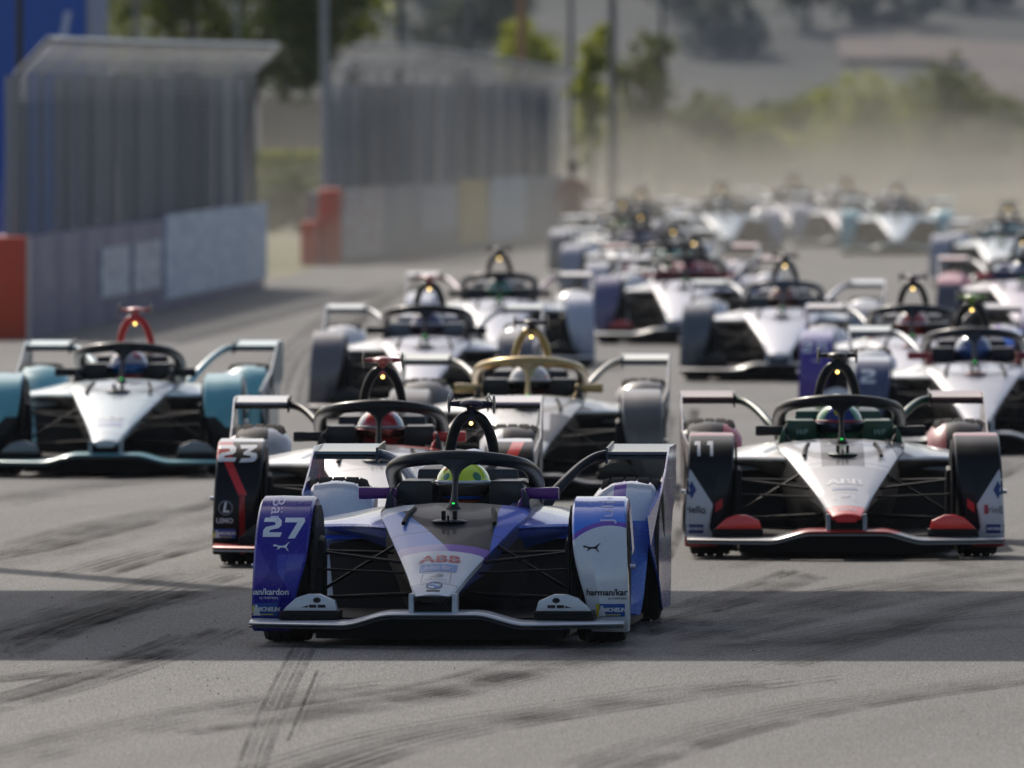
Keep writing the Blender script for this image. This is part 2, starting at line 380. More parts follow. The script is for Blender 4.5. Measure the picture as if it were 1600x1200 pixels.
tree('slender_tree', wx(1000, 400), 400, (.08, 2.8), [((0, 0, 2.5), (.75, .8, .8)), ((.2, 0, 3.4), (.5, .6, .6)), ((-.2, 0, 1.6), (.6, .6, .6))], 3600, .08, G_OLIVE, 'loose olive green tree with ragged crown, right of the lime green tree', seed=7)
shr = [(1092, 425, 1.0, 2.15, G_OLIVE, 'olive shrub at the left end of the dusty shrub row'), (1172, 440, 1.1, 1.75, G_LIME, 'low yellowish shrub, second from the left in the dusty shrub row'),
       (1262, 445, 1.2, 2.35, G_OLIVE, 'mid green shrub in the middle of the dusty shrub row'), (1345, 438, 1.15, 2.85, G_LIME, 'yellow green rounded shrub below the bare tan earth'),
       (1428, 450, 1.2, 2.55, G_OLIVE, 'broad olive shrub left of the tallest shrub on the right'), (1495, 436, .9, 3.2, G_OLIVE, 'tallest dark shrub of the row, in front of the tan earth'),
       (1570, 452, 1.2, 1.75, G_BLUE, 'low bluish shrub at the right border of the picture'), (1680, 450, 1.6, 1.7, G_OLIVE, 'shrub at the far right end of the row'),
       (1040, 470, 1.3, 1.9, G_BLUE, 'dim bluish shrub behind the left end of the shrub row'), (960, 455, 1.5, 1.9, G_OLIVE, 'dusty shrub behind the slender trees'), (1215, 455, 1.2, 2.0, G_BLUE, 'bluish shrub filling the dip in the middle of the row'),
       (1310, 462, 1.5, 2.5, G_OLIVE, 'broad dull shrub behind the yellow green rounded one'), (1400, 468, 1.6, 2.4, G_OLIVE, 'dull green shrub behind the middle of the right half of the row'), (1130, 462, 1.4, 2.0, G_OLIVE, 'dull shrub behind the two leftmost shrubs of the row'), (1545, 462, 1.4, 2.4, G_OLIVE, 'dull green shrub just right of the tallest shrub')]
for i, (px, D, w, h, mt, lb) in enumerate(shr):
    s1 = 1.15
    bl = [((0, 0, h*.45), (w*s1, w, h*.5)), ((-w*.4, 0, h*.7), (w*.6, w*.6, h*.32)), ((w*.45, 0, h*.62), (w*.6, w*.6, h*.34)), ((0, 0, h*.9), (w*.5, w*.5, h*.25))]
    tree('shrub', wx(px, D), D, (.06, h*.6), bl, 3800, .085, mt, lb, 'shrub', 'shrubs in the dusty row behind the track', seed=20+i)
for i, (px, D, w, h, lb) in enumerate([(1262, 600, 1.2, 3.2, 'dark distant tree on the hillside left of the tan earth'), (1130, 590, 1.6, 1.6, 'dim tree low on the hillside right of the poles'),
        (1190, 620, 1.5, 1.2, 'small hillside tree between two darker ones'), (1390, 602, 2.0, 1.1, 'wide low clump of scrub above the tan earth'), (665, 590, 1.4, 2.4, 'dim distant tree on the hillside above the second fence'), (760, 600, 1.5, 2.2, 'dim hillside tree left of the brown pole'),
        (1520, 610, 1.8, 1.3, 'far scrub clump on the hillside at upper right'), (1075, 605, 1.3, 2.2, 'hillside tree beside the farthest pole'), (1330, 625, 1.2, 1.4, 'little hillside tree above the left end of the tan earth'), (1010, 620, 1.5, 1.8, 'hillside tree behind the ragged olive tree')]):
    zz = hill(wx(px, D), D)
    tree('hillside_tree', wx(px, D), D, (.1, zz + h*.5), [((0, 0, zz + h*.6), (w, w, h*.6)), ((.4, 0, zz + h), (w*.6, w*.6, h*.5))], 2500, .14, G_BLUE, lb, 'tree', 'trees on the hillside', seed=50+i)
# gap between the two fences: wall, grass, hedge
w_ = MB(); w_.box(wx(405, 345), wx(560, 345), 345, 345.3, 0, wz(150, 345)); link('boundary_wall', w_.mesh('boundary_wall', bevel=.02), paint('beige_render', (.42, .35, .29), rough=.9, coat=0, dirt=.5),
     label='beige rendered wall under the tree between the two fences', cat='wall')
def grass_clump(name, x0, x1, y0, y1, z0, z1, n, ls, mat, **kw):
    m = MB(); vs = []; fs = []
    for _ in range(n):
        p = Vector((random.uniform(x0, x1), random.uniform(y0, y1), random.uniform(z0, z1)))
        a = Vector((random.uniform(-.5, .5), random.uniform(-.5, .5), 1)).normalized()*ls; b = Vector((random.uniform(-1, 1), random.uniform(-1, 1), 0)).normalized()*ls*.3
        q = len(vs); vs += [p-b, p+b, p+a+b*.3, p+a-b*.3]; fs.append((q, q+1, q+2, q+3))
    m.add(vs, fs); return link(name, m.mesh(name, ang=0), mat, **kw)
grass_clump('grass_bank', wx(405, 325), wx(560, 325), 322, 330, .6, wz(246, 325), 3500, .16, G_LIME, kind='stuff', label='sunlit yellow green grass strip below the beige wall')
hb = MB(); hb.box(wx(400, 322), wx(560, 322), 322, 330, 0, .75); link('grass_mound', hb.mesh('grass_mound'), ground_material(), kind='structure')
tree('clipped_hedge', wx(462, 300), 300, (.05, .5), [((-.4, 0, .5), (.45, .4, .5)), ((.1, 0, .5), (.45, .4, .52)), ((.55, 0, .5), (.4, .4, .5))], 5000, .05, G_DARK, 'dark low hedge between the two fences, behind the red blocks', 'hedge', seed=90)

# ---- poles
for i, (px, D, r, c, top, lb) in enumerate([(30, 196, .055, (.03, .03, .035), 9, 'dark steel pole in front of the blue hoarding'), (212, 300, .07, (.10, .11, .13), 9, 'grey lamp pole rising above the first fence, left of the second'),
        (371, 310, .07, (.13, .14, .15), 9, 'grey lamp pole above the right half of the first fence'), (507, 290, .09, (.22, .24, .27), 9, 'pale grey steel pole at the left end of the second fence'),
        (626, 330, .10, (.08, .09, .11), 10, 'dark pole rising behind the crest of the second fence'), (733, 340, .12, (.11, .12, .13), 10, 'dark grey pole, third above the second fence'),
        (815, 345, .13, (.30, .15, .08), 10, 'rust brown pole above the right part of the second fence'), (892, 330, .07, (.10, .11, .12), 10, 'thin grey pole at the right end of the second fence'),
        (957, 340, .11, (.09, .10, .11), 10, 'thick dark pole right of the lime green tree'), (1035, 400, .08, (.08, .09, .1), 10, 'faint pole farthest right, beside the ragged olive tree')]):
    t = empty('lamp_pole', (wx(px, D), D, 0), label=lb, cat='pole', group='poles behind the fences')
    r *= .78; m = MB(); m.tube([(0, 0, -.1), (0, 0, top*.5), (0, 0, top)], [r, r*.85, r*.65], 12); link('pole', m.mesh('pole'), paint('pole_%d' % i, c, rough=.5, coat=.1), t)
    m = MB(); m.tube([(0, 0, top-.05), (.3, -.4, top+.25), (.5, -1.3, top+.3)], r*.5, 8, smooth=4); m.box(.35, .65, -1.8, -1.2, top+.25, top+.36); link('lamp_arm', m.mesh('lamp_arm'), paint('pole_arm', (.2, .2, .21)), t)
    m = MB(); m.box(-r*1.8, r*1.8, -r*1.8, r*1.8, 0, .03); link('base_plate', m.mesh('base_plate'), paint('pole_arm', (.2, .2, .21)), t)

# ---- blue hoarding behind the first fence
t = empty('blue_hoarding', (wx(40, 235), 235, 0), label='tall bright blue printed hoarding at the far left behind the fence', cat='hoarding')
x0, x1 = wx(-260, 235), wx(136, 235); ox = wx(40, 235)
for k in range(4):
    m = MB(); a = x0 + (x1-x0)*k/4 - ox; b = x0 + (x1-x0)*(k+1)/4 - ox - .012; m.box(a, b, 0, .05, .1, 5.2)
    link('panel', m.mesh('panel', bevel=.005), paint('blue_panel', (.010, .085, .42), rough=.5, coat=.1, dirt=.15), t)
for k in range(5):
    m = MB(); a = x0 + (x1-x0)*k/4 - ox; m.box(a-.04, a+.04, .06, .14, 0, 5.3); link('post', m.mesh('post'), paint('post_grey', (.3, .31, .33)), t)
m = MB(); m.prism([(wx(94, 235)-ox, wz(62, 235)), (wx(103, 235)-ox, wz(62, 235)), (wx(112, 235)-ox, wz(18, 235)), (wx(101, 235)-ox, wz(18, 235))], 'y', -.03, -.003)
link('printed_stroke', m.mesh('stroke'), paint('white_print', (.45, .5, .7), coat=0), t)
m = MB(); m.box(-.12, .14, -.05, .3, 0, 5.1)
w2 = link('grey_pillar', m.mesh('pillar', bevel=.01), paint('pale_grey', (.33, .35, .40), rough=.6, coat=0), label='pale grey column beside the right edge of the blue hoarding', cat='column'); w2.location = (wx(152, 240), 240, 0)

# ---- concrete walls with debris fences
CONC = paint('concrete', (.34, .33, .33), rough=.85, coat=0, dirt=.5)
def polyline(P, step):                          # even samples along a polyline, with direction
    P = [Vector(p) for p in P]; seg = [(P[i+1]-P[i]).length for i in range(len(P)-1)]; tot = sum(seg); n = max(1, round(tot/step)); out = []
    for k in range(n+1):
        s = tot*k/n; i = 0
        while i < len(seg)-1 and s > seg[i]: s -= seg[i]; i += 1
        out.append(P[i].lerp(P[i+1], min(1, s/seg[i])))
    return out
def wall_and_fence(P, nblock, h, ftop, zend, lab_wall, lab_fence, col, posts, over=.34):
    S = polyline(P, 1e9 if nblock == 1 else sum((Vector(P[i+1])-Vector(P[i])).length for i in range(len(P)-1))/nblock)
    o = empty('concrete_barrier', (P[0][0], P[0][1], 0), label=lab_wall, cat='barrier'); O = Vector(P[0])
    wm = paint('barrier_face_' + lab_wall[:6], col, rough=.6, coat=.1, dirt=.3)
    for i in range(len(S)-1):
        a, b = S[i]-O, S[i+1]-O; t = (b-a).normalized(); nrm = Vector((-t.y, t.x)); b = b - t*.03
        m = MB(); rings = [[(a.x, a.y, 0), (b.x, b.y, 0), (b.x, b.y, h), (a.x, a.y, h)], [(a.x+nrm.x*.5, a.y+nrm.y*.5, 0), (b.x+nrm.x*.5, b.y+nrm.y*.5, 0), (b.x+nrm.x*.5, b.y+nrm.y*.5, h), (a.x+nrm.x*.5, a.y+nrm.y*.5, h)]]
        m.loft(rings); link('block', m.mesh('block', bevel=.015), wm, o)
    f = empty('debris_fence', (P[0][0], P[0][1], 0), label=lab_fence, cat='fence')
    pm = paint('galvanised', (.26, .27, .28), rough=.45, coat=0, metal=.6, dirt=.2)
    Q = polyline(P, posts); N = len(Q)
    def top(u): return ftop + (zend-ftop)*max(0, (u-.35)/.65)
    off = .15
    def frame(u_pt, i, n):
        a = Q2[max(i-1, 0)]; b = Q2[min(i+1, n-1)]; t = (b-a).normalized(); return Vector((-t.y, t.x))
    Q2 = Q
    for i, q in enumerate(Q):
        nr = frame(q, i, N); u = i/(N-1); z1 = top(u); q = q - O + nr*off
        m = MB(); m.tube([(q.x, q.y, h*.4), (q.x, q.y, z1), (q.x-nr.x*over, q.y-nr.y*over, z1+.36)], .022, 6); link('post', m.mesh('post'), pm, f)
    # mesh wires
    m = MB(); W = polyline(P, .24); Q2 = W; n = len(W)
    prs = [(0, 1)]
    for i, q in enumerate(W):
        nr = frame(q, i, n); u = i/(n-1); z1 = top(u); q = q - O + nr*(off-.04); r = .004
        m.tube([(q.x, q.y, h), (q.x, q.y, z1), (q.x-nr.x*over, q.y-nr.y*over, z1+.36)], r, 3)
    for k in range(26):
        pts = []
        for i in range(0, n, 6):
            q = W[i]; nr = frame(q, i, n); u = i/(n-1); z1 = top(u); q = q - O + nr*(off-.04); pts.append((q.x, q.y, h + .04 + (z1-h-.04)*k/25))
        m.tube(pts, .008, 3)
    for k in range(12):
        pts = []
        for i in range(0, n, 6):
            q = W[i]; nr = frame(q, i, n); u = i/(n-1); z1 = top(u); q = q - O + nr*(off-.04-over*(k+1)/12); pts.append((q.x, q.y, z1 + .36*(k+1)/12))
        m.tube(pts, .010, 3)
    link('wire_mesh', m.mesh('wire_mesh', ang=0), pm, f, kind='stuff')
    m = MB(); pts = []
    for i in range(0, n, 6):
        q = W[i]; nr = frame(q, i, n); u = i/(n-1); z1 = top(u); q = q - O + nr*(off-over); pts.append((q.x, q.y, z1+.37))
    m.tube(pts, .028, 6); link('top_rail', m.mesh('top_rail'), paint('rail_sunlit' if nblock == 11 else 'rail_grey', (.6, .6, .6) if nblock == 11 else (.2, .21, .23), rough=.4, coat=0), f)  # first rail coloured pale to look sunlit, second left grey
    return o, f, O
P1 = [(wx(46, 175), 175), (wx(414, 219), 219)]
o1, f1, O1 = wall_and_fence(P1, 11, 1.05, 2.72, 2.75, 'grey violet concrete track wall at left, white posters on it', 'tall grey debris fence with cranked top on the near left wall', (.20, .165, .26), 4.0)
def wall_panel(P, s0, s1, z0, z1, name, mat, parent, O, t_=.03):
    a = Vector(P[0]).lerp(Vector(P[1]), s0) - O; b = Vector(P[0]).lerp(Vector(P[1]), s1) - O; t = (b-a).normalized(); nr = Vector((t.y, -t.x))*t_
    m = MB(); m.loft([[(a.x, a.y, z0), (b.x, b.y, z0), (b.x, b.y, z1), (a.x, a.y, z1)], [(a.x+nr.x, a.y+nr.y, z0), (b.x+nr.x, b.y+nr.y, z0), (b.x+nr.x, b.y+nr.y, z1), (a.x+nr.x, a.y+nr.y, z1)]])
    return link(name, m.mesh(name), mat, parent)
def s_of(P, px):                                # fraction along a straight wall that shows at this pixel column
    best = min(range(1001), key=lambda k: abs(800 + FPX*((P[0][0]+(P[1][0]-P[0][0])*k/1000)/(P[0][1]+(P[1][1]-P[0][1])*k/1000)) - px)); return best/1000
def banner(name, c1, c2, sc_): 
    m, n, l, p = newmat(name); tc = n.new('ShaderNodeTexCoord')
    a = noi(n, l, tc.outputs['Object'], sc_, 2, .5, (1, .12, 1)); l.new(ramp(n, l, a, [(.45, c1), (.55, c2)]), p.inputs['Base Color']); p.inputs['Roughness'].default_value = .5; return m
wall_panel(P1, s_of(P1, 256), .999, .12, 1.10, 'banner', banner('banner_light', (.42, .50, .62), (.58, .64, .72), 6), o1, O1)
for a, b in ((155, 198), (206, 248)): wall_panel(P1, s_of(P1, a), s_of(P1, b), .28, .82, 'poster', banner('poster_white', (.45, .46, .52), (.62, .63, .68), 8), o1, O1)
RED = paint('red_block_paint', (.62, .055, .014), rough=.5, coat=.15, dirt=.3)
m = MB(); m.box(-.9, 0, -.6, -.02, 0, 1.06); b_ = link('red_end_block', m.mesh('red_end_block', bevel=.03), RED, label='red painted barrier end block at the left border of the picture', cat='barrier block'); b_.location = (wx(41, 174.4), 175, 0)
m = MB(); m.box(0, .035, -.55, -.02, 0, 1.05); b2 = link('edge_strip', m.mesh('strip'), paint('strip_white', (.6, .58, .55)), b_)
# second wall, red stepped end
P2 = [(wx(531, 249), 249), (wx(640, 264), 264), (wx(760, 277), 277), (wx(884, 294), 294)]
o2, f2, O2 = wall_and_fence(P2, 12, 1.05, 2.82, 2.45, 'long grey concrete wall behind, with white, yellow and pale blue banners', 'second debris fence, curving away behind the dust', (.30, .295, .29), 3.6)
def wall_panel2(pa, pb, z0, z1, name, mat):
    for i in range(3):
        A, B = P2[i], P2[i+1]; xa, xb = 800+FPX*A[0]/A[1], 800+FPX*B[0]/B[1]
        if pa < xb and pb > xa: 
            q0, q1 = max(pa, xa+.5), min(pb, xb-.5)
            if q1-q0 > 12: wall_panel([A, B], s_of([A, B], q0), s_of([A, B], q1), z0, z1, name, mat, o2, O2)
wall_panel2(534, 596, .06, 1.08, 'banner', banner('banner_redwhite', (.55, .53, .5), (.5, .30, .26), 9))
wall_panel2(655, 712, .3, 1.0, 'banner', banner('banner_grey', (.40, .40, .41), (.34, .35, .40), 6))
wall_panel2(716, 760, .06, 1.08, 'banner', paint('banner_yellow', (.55, .38, .10), rough=.5, coat=.05, dirt=.2))
wall_panel2(764, 818, .06, 1.08, 'banner', paint('banner_paleblue', (.44, .50, .53), rough=.5, coat=.05, dirt=.2))
rb = empty('stepped_red_block', (wx(498, 246), 246, 0), label='stepped red block pair at the near end of the second wall', cat='barrier block')
m = MB(); m.box(0, wx(531, 246)-wx(498, 246), 0, 2.4, 0, 1.1); link('tall_block', m.mesh('tall_block', bevel=.02), RED, rb)
m = MB(); m.box(wx(470, 246)-wx(498, 246), -.012, -.3, .8, 0, .64); link('low_block', m.mesh('low_block', bevel=.02), RED, rb)
# grey fabric screens behind both fences
def screens(P, cols, z0, z1, off, label, name):
    t = empty(name, (P[0][0], P[0][1], 0), label=label, cat='screen'); O = Vector(P[0]); S = polyline(P, sum((Vector(P[i+1])-Vector(P[i])).length for i in range(len(P)-1))/len(cols))
    for i, c in enumerate(cols):
        if c is None: continue
        a, b = S[i]-O, S[i+1]-O; d = (b-a).normalized(); nr = Vector((-d.y, d.x)); b = b - d*.06; m = MB(); rows = []
        for k in range(13):
            u = a.lerp(b, k/12) + nr*(off + .02*math.sin(k*1.7)); rows.append([(u.x, u.y, z0), (u.x, u.y, (z0+z1)/2), (u.x, u.y, z1)])
        m.loft(rows, closed=False)
        c = tuple(.17 + q*1.3 for q in c); link('fabric_panel', m.mesh('fabric_panel', solid=.01), paint('fabric_%d' % int(sum(c)*1000), c, rough=.9, coat=0, dirt=.3), t)
screens(P1, [(.16, .17, .20), (.06, .14, .38), (.19, .195, .21), (.17, .18, .20), (.22, .22, .23), (.17, .175, .19), (.21, .21, .22), (.18, .18, .19), (.07, .075, .09), (.08, .085, .10), (.27, .28, .31), (.24, .25, .28)], .9, 2.70, .24, 'row of grey cloth screens hung behind the first fence', 'cloth_screen')
screens(P2, [(.24, .25, .28), (.22, .22, .23), (.11, .11, .12), (.11, .11, .12), (.13, .13, .14), (.22, .22, .23), (.24, .24, .25), (.09, .09, .10), (.18, .18, .19), (.20, .20, .22), (.12, .12, .13), (.06, .065, .075)], .9, 2.62, .24, 'row of grey cloth screens in dark and pale bands behind the second fence', 'cloth_screen')

# ---- overhead footbridge out of the frame: its shade is the dark band across the asphalt and over the leading car
HB = 12.0; sh = HB/math.tan(SUN_EL); dx, dy = sh*math.sin(-SUN_AZ), sh*math.cos(SUN_AZ)
fb = empty('footbridge', (0, 83, 0), label='steel footbridge crossing over the track above the leading car', cat='bridge')
STEEL = paint('bridge_steel', (.25, .26, .28), rough=.5, coat=0)
def rot_box(x0, x1, y0, y1, z0, z1, sl=-.022):
    m = MB(); m.box(x0, x1, y0, y1, z0, z1); m.v = [(x, y + sl*x, z) for x, y, z in m.v]; return m
y0 = 77.35 + dy - 83; y1 = 87.6 + dy - 83
link('deck', rot_box(-16, 24, y0, y1, HB, HB+.12).mesh('deck'), STEEL, fb)
for yy in (y0, y1-.1):
    link('girder', rot_box(-16, 24, yy, yy+.1, HB-.3, HB+.0).mesh('girder'), STEEL, fb)
for xx in (-15.5, 23.2):
    for yy in (y0+.3, y1-.6):
        link('pier', rot_box(xx, xx+.4, yy, yy+.4, 0, HB-.3).mesh('pier'), STEEL, fb)

a_, b_ = gp(-300, 868), gp(470, 931)
m = MB(); m.tube([(a_[0]-dx, a_[1]+dy-83, HB-.02), (b_[0]-dx, b_[1]+dy-83, HB-.02)], .17, 10); link('stay_pipe', m.mesh('stay_pipe'), STEEL, fb)

# ================================================================== THE RACING CAR (car frame: x to the viewer's right, y backwards, z up; origin under the front axle)
PARTS = []                                      # (name, mesh, material key, parent index or None, side)
def part(name, mesh, key, parent=None): PARTS.append((name, mesh, key, parent)); return len(PARTS) - 1
def both(name, mb, key, **kw):                  # built for the +x side; the -x side is its mirror
    r = []
    for s_, sd in ((1, 'r'), (-1, 'l')):
        r.append(part(name, mb.mesh(name, mirror=(s_ < 0), **kw), key + ('_' + sd if key.endswith('!') else '').replace('!', '') if not key.endswith('!') else key[:-1] + '_' + sd))
    return r

# body: nose, tub
st = [(-.99, .070, .245, .236, .06, .215), (-.96, .088, .266, .25, .07, .208), (-.6, .142, .352, .332, .09, .215), (-.3, .192, .425, .398, .11, .215), (0, .245, .495, .462, .13, .20),
      (.35, .303, .572, .535, .16, .17), (.6, .345, .612, .578, .19, .14), (.85, .358, .632, .60, .22, .10), (1.2, .36, .64, .612, .26, .08), (1.75, .36, .65, .60, .30, .07), (2.3, .34, .60, .55, .28, .07), (3.2, .24, .5, .45, .2, .1), (4.3, .1, .4, .36, .08, .2)]
b = MB(); rings = []
for y, w, zt, zs, wb, zb in crom(st, 4):
    zb = min(zb, zs - .02)
    H = [(0, zt), (w*.35, zt-.12*(zt-zs)), (w*.7, zt-.45*(zt-zs)), (w*.93, zs+.18*(zt-zs)), (w, zs-.006), (w*.95, zs-.3*(zs-zb)*.5), ((w*.78+wb*.2), (zs+zb)/2), (wb, zb+.02), (wb*.8, zb), (0, zb)]
    ring = [(x, y, z) for x, z in H] + [(-x, y, z) for x, z in H[-2:0:-1]]
    rings.append(ring)
b.loft(rings)
# open the cockpit
keep = []
for f in b.f:
    c = [sum(b.v[i][k] for i in f)/len(f) for k in range(3)]
    if .86 < c[1] < 1.72 and c[2] > .6 and abs(c[0]) < .26: continue
    keep.append(f)
b.f = keep
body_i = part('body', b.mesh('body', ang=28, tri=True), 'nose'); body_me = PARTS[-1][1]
m = MB(); m.box(-.24, .24, .86, 1.74, .2, .5); m.f.pop(1); part('cockpit_tub', m.mesh('cockpit_tub'), 'carbon')
m = MB(); m.tube([(-.13, .98, .56), (0, .97, .60), (.13, .98, .56), (.12, .99, .50), (0, .99, .47), (-.12, .99, .50), (-.13, .98, .56)], .014, 8); m.box(-.08, .08, .97, 1.0, .49, .58); part('steering_wheel', m.mesh('steering_wheel'), 'carbon')
# cockpit head surround
m = MB(); m.prism([(.135, .60), (.305, .60), (.305, .70), (.285, .728), (.145, .728), (.135, .715)], 'y', 1.16, 1.72); both('headrest_pad', m, 'pad', bevel=.008)
m = MB(); m.prism([(.30, .56), (.352, .585), (.335, .66), (.312, .70)], 'y', .9, 1.95); both('cockpit_side', m, 'side', bevel=.006)
m = MB(); m.loft([[(-.26, 1.72, .6), (.26, 1.72, .6), (.24, 1.72, .77), (-.24, 1.72, .77)], [(-.26, 2.1, .6), (.26, 2.1, .6), (.15, 2.1, .82), (-.15, 2.1, .82)]]); part('headrest_back', m.mesh('headrest_back', bevel=.01), 'pad')
# engine cover
m = MB(); rg = []
for y, w, z, zb in crom([(1.95, .16, .84, .6), (2.2, .15, .86, .58), (2.8, .12, .80, .5), (3.4, .10, .70, .42), (4.1, .06, .58, .4), (4.35, .02, .5, .42)], 3):
    rg.append([(w*math.sin(a)*(1 if abs(a) < 1.6 else 1), y, zb + (z-zb)*max(0, math.cos(a))**.7) for a in [R(t) for t in range(-90, 91, 15)]] )
m.loft(rg, closed=False); part('engine_cover', m.mesh('engine_cover', solid=.006), 'cover')
m = MB(); m.prism([(2.6, .5), (4.3, .42), (4.35, .74), (4.05, .76), (3.2, .68)], 'x', -.008, .008); part('shark_fin', m.mesh('shark_fin'), 'cover')
# roll hoop, camera pod, lamp
m = MB(); m.tube([(-.122, 2.06, .64), (-.112, 2.04, .80), (-.092, 2.02, .92), (-.060, 2.0, .99), (-.025, 2.0, 1.018), (.025, 2.0, 1.018), (.060, 2.0, .99), (.092, 2.02, .92), (.112, 2.04, .80), (.122, 2.06, .64)], .026, 10, smooth=4)
part('roll_hoop', m.mesh('roll_hoop', ang=60), 'hoop')
m = MB(); m.tube([(0, 2.0, 1.0), (0, 2.0, 1.05), (0, 2.0, 1.075)], [.03, .022, .035], 10, smooth=3); m.ell((0, 2.0, 1.078), (.062, .10, .022), 16, 8)
m.tube([(-.105, 2.0, 1.078), (-.05, 2.0, 1.078), (0, 2, 1.08), (.05, 2.0, 1.078), (.105, 2.0, 1.078)], [.010, .015, .02, .015, .010], 8)
pod = part('camera_pod', m.mesh('camera_pod', ang=60), 'tcam')
m = MB(); m.ell((.108, 2.0, 1.078), (.008, .05, .048), 14, 8); both('pod_end_plate', m, 'plate', ang=60)
m = MB(); m.tube([(.10, 1.99, 1.09), (.085, 1.99, 1.115), (.07, 1.99, 1.10)], .003, 5); both('pod_wire', m, 'carbon')
m = MB(); m.ell((0, 1.965, .985), (.0095, .008, .0095), 12, 8); part('hoop_lamp', m.mesh('hoop_lamp'), 'lamp')
# halo
hp = [(-.315, 1.82, .59), (-.332, 1.74, .655), (-.338, 1.52, .725), (-.328, 1.27, .778), (-.290, 1.06, .812), (-.205, .92, .832), (-.10, .86, .843), (0, .845, .846)]
hp = hp + [(-x, y, z) for x, y, z in hp[-2::-1]]
m = MB(); q = crom(hp, 4); rings = []
for i, p in enumerate(q):
    p = Vector(p); a = Vector(q[max(i-1, 0)]); c = Vector(q[min(i+1, len(q)-1)]); t = (c-a).normalized(); up = Vector((0, 0, 1)); up = (up - t*up.dot(t)).normalized(); sd = t.cross(up)
    f = abs(p.x)/.33; rv = .034 - .004*f; rh = .038
    rings.append([p + sd*math.cos(2*math.pi*k/12)*rh + up*math.sin(2*math.pi*k/12)*rv for k in range(12)])
m.loft(rings); hal = part('halo', m.mesh('halo', ang=60), 'halo')
m = MB(); rings = []
for z, y, hw, hd in crom([(.60, .60, .055, .05), (.625, .62, .028, .05), (.66, .655, .017, .045), (.72, .72, .014, .042), (.765, .765, .019, .042), (.795, .795, .040, .04), (.82, .82, .088, .036), (.845, .845, .15, .03)], 3):
    rings.append([(hw*math.cos(2*math.pi*k/14), y + hd*math.sin(2*math.pi*k/14), z) for k in range(14)])
m.loft(rings); part('halo_pillar', m.mesh('halo_pillar', ang=60), 'halo')
m = MB(); m.ell((0, .585, .632), (.008, .008, .006), 10, 6); part('status_light', m.mesh('status_light'), 'green')
m = MB(); m.prism([(1.62, .60), (1.85, .60), (1.84, .70), (1.7, .72)], 'x', .285, .34); both('halo_mount', m, 'halo', bevel=.01)
# pegs in front of the cockpit
m = MB(); m.ell((.0, .30, .558), (.085, .11, .012), 16, 6); part('sensor_base', m.mesh('sensor_base'), 'side')
m = MB(); m.box(.018, .036, .24, .30, .555, .607); both('sensor_peg', m, 'carbon', bevel=.004)
m = MB(); m.tube([(.0, .2, .55), (.0, .18, .585)], .005, 6); part('air_probe', m.mesh('air_probe'), 'carbon')
m = MB(); m.tube([(.185, .62, .607), (.205, .45, .585), (.215, .25, .548)], .011, 6, smooth=4); both('deck_vent', m, 'carbon')
# mirrors
for s_, sd in ((1, 'r'), (-1, 'l')):
    m = MB(); rg = []
    for x, hh, hy in crom([(.295, .016, .025), (.31, .026, .04), (.38, .027, .05), (.45, .030, .052), (.475, .028, .05)], 3):
        rg.append([(x, 1.02 + hy*cx, .672 + hh*cz) for cx, cz in ((-1, -.5), (-1, .5), (-.75, .95), (.75, 1), (1, .9), (1, -.9), (.75, -1), (-.75, -.95))])
    m.loft(rg); i = part('mirror', m.mesh('mirror', mirror=s_ < 0, bevel=.003), 'mirror_' + sd)
    m = MB(); m.tube([(.325, .98, .655), (.300, .90, .63), (.290, .86, .59), (.288, .84, .555)], [.012, .010, .010, .012], 8, sq=1.5, smooth=4); part('mirror_stalk', m.mesh('mirror_stalk', mirror=s_ < 0), 'stalk_' + sd, i)
    m = MB(); m.box(.315, .465, 1.071, 1.075, .652, .692); part('mirror_glass', m.mesh('mirror_glass', mirror=s_ < 0), 'chrome', i)
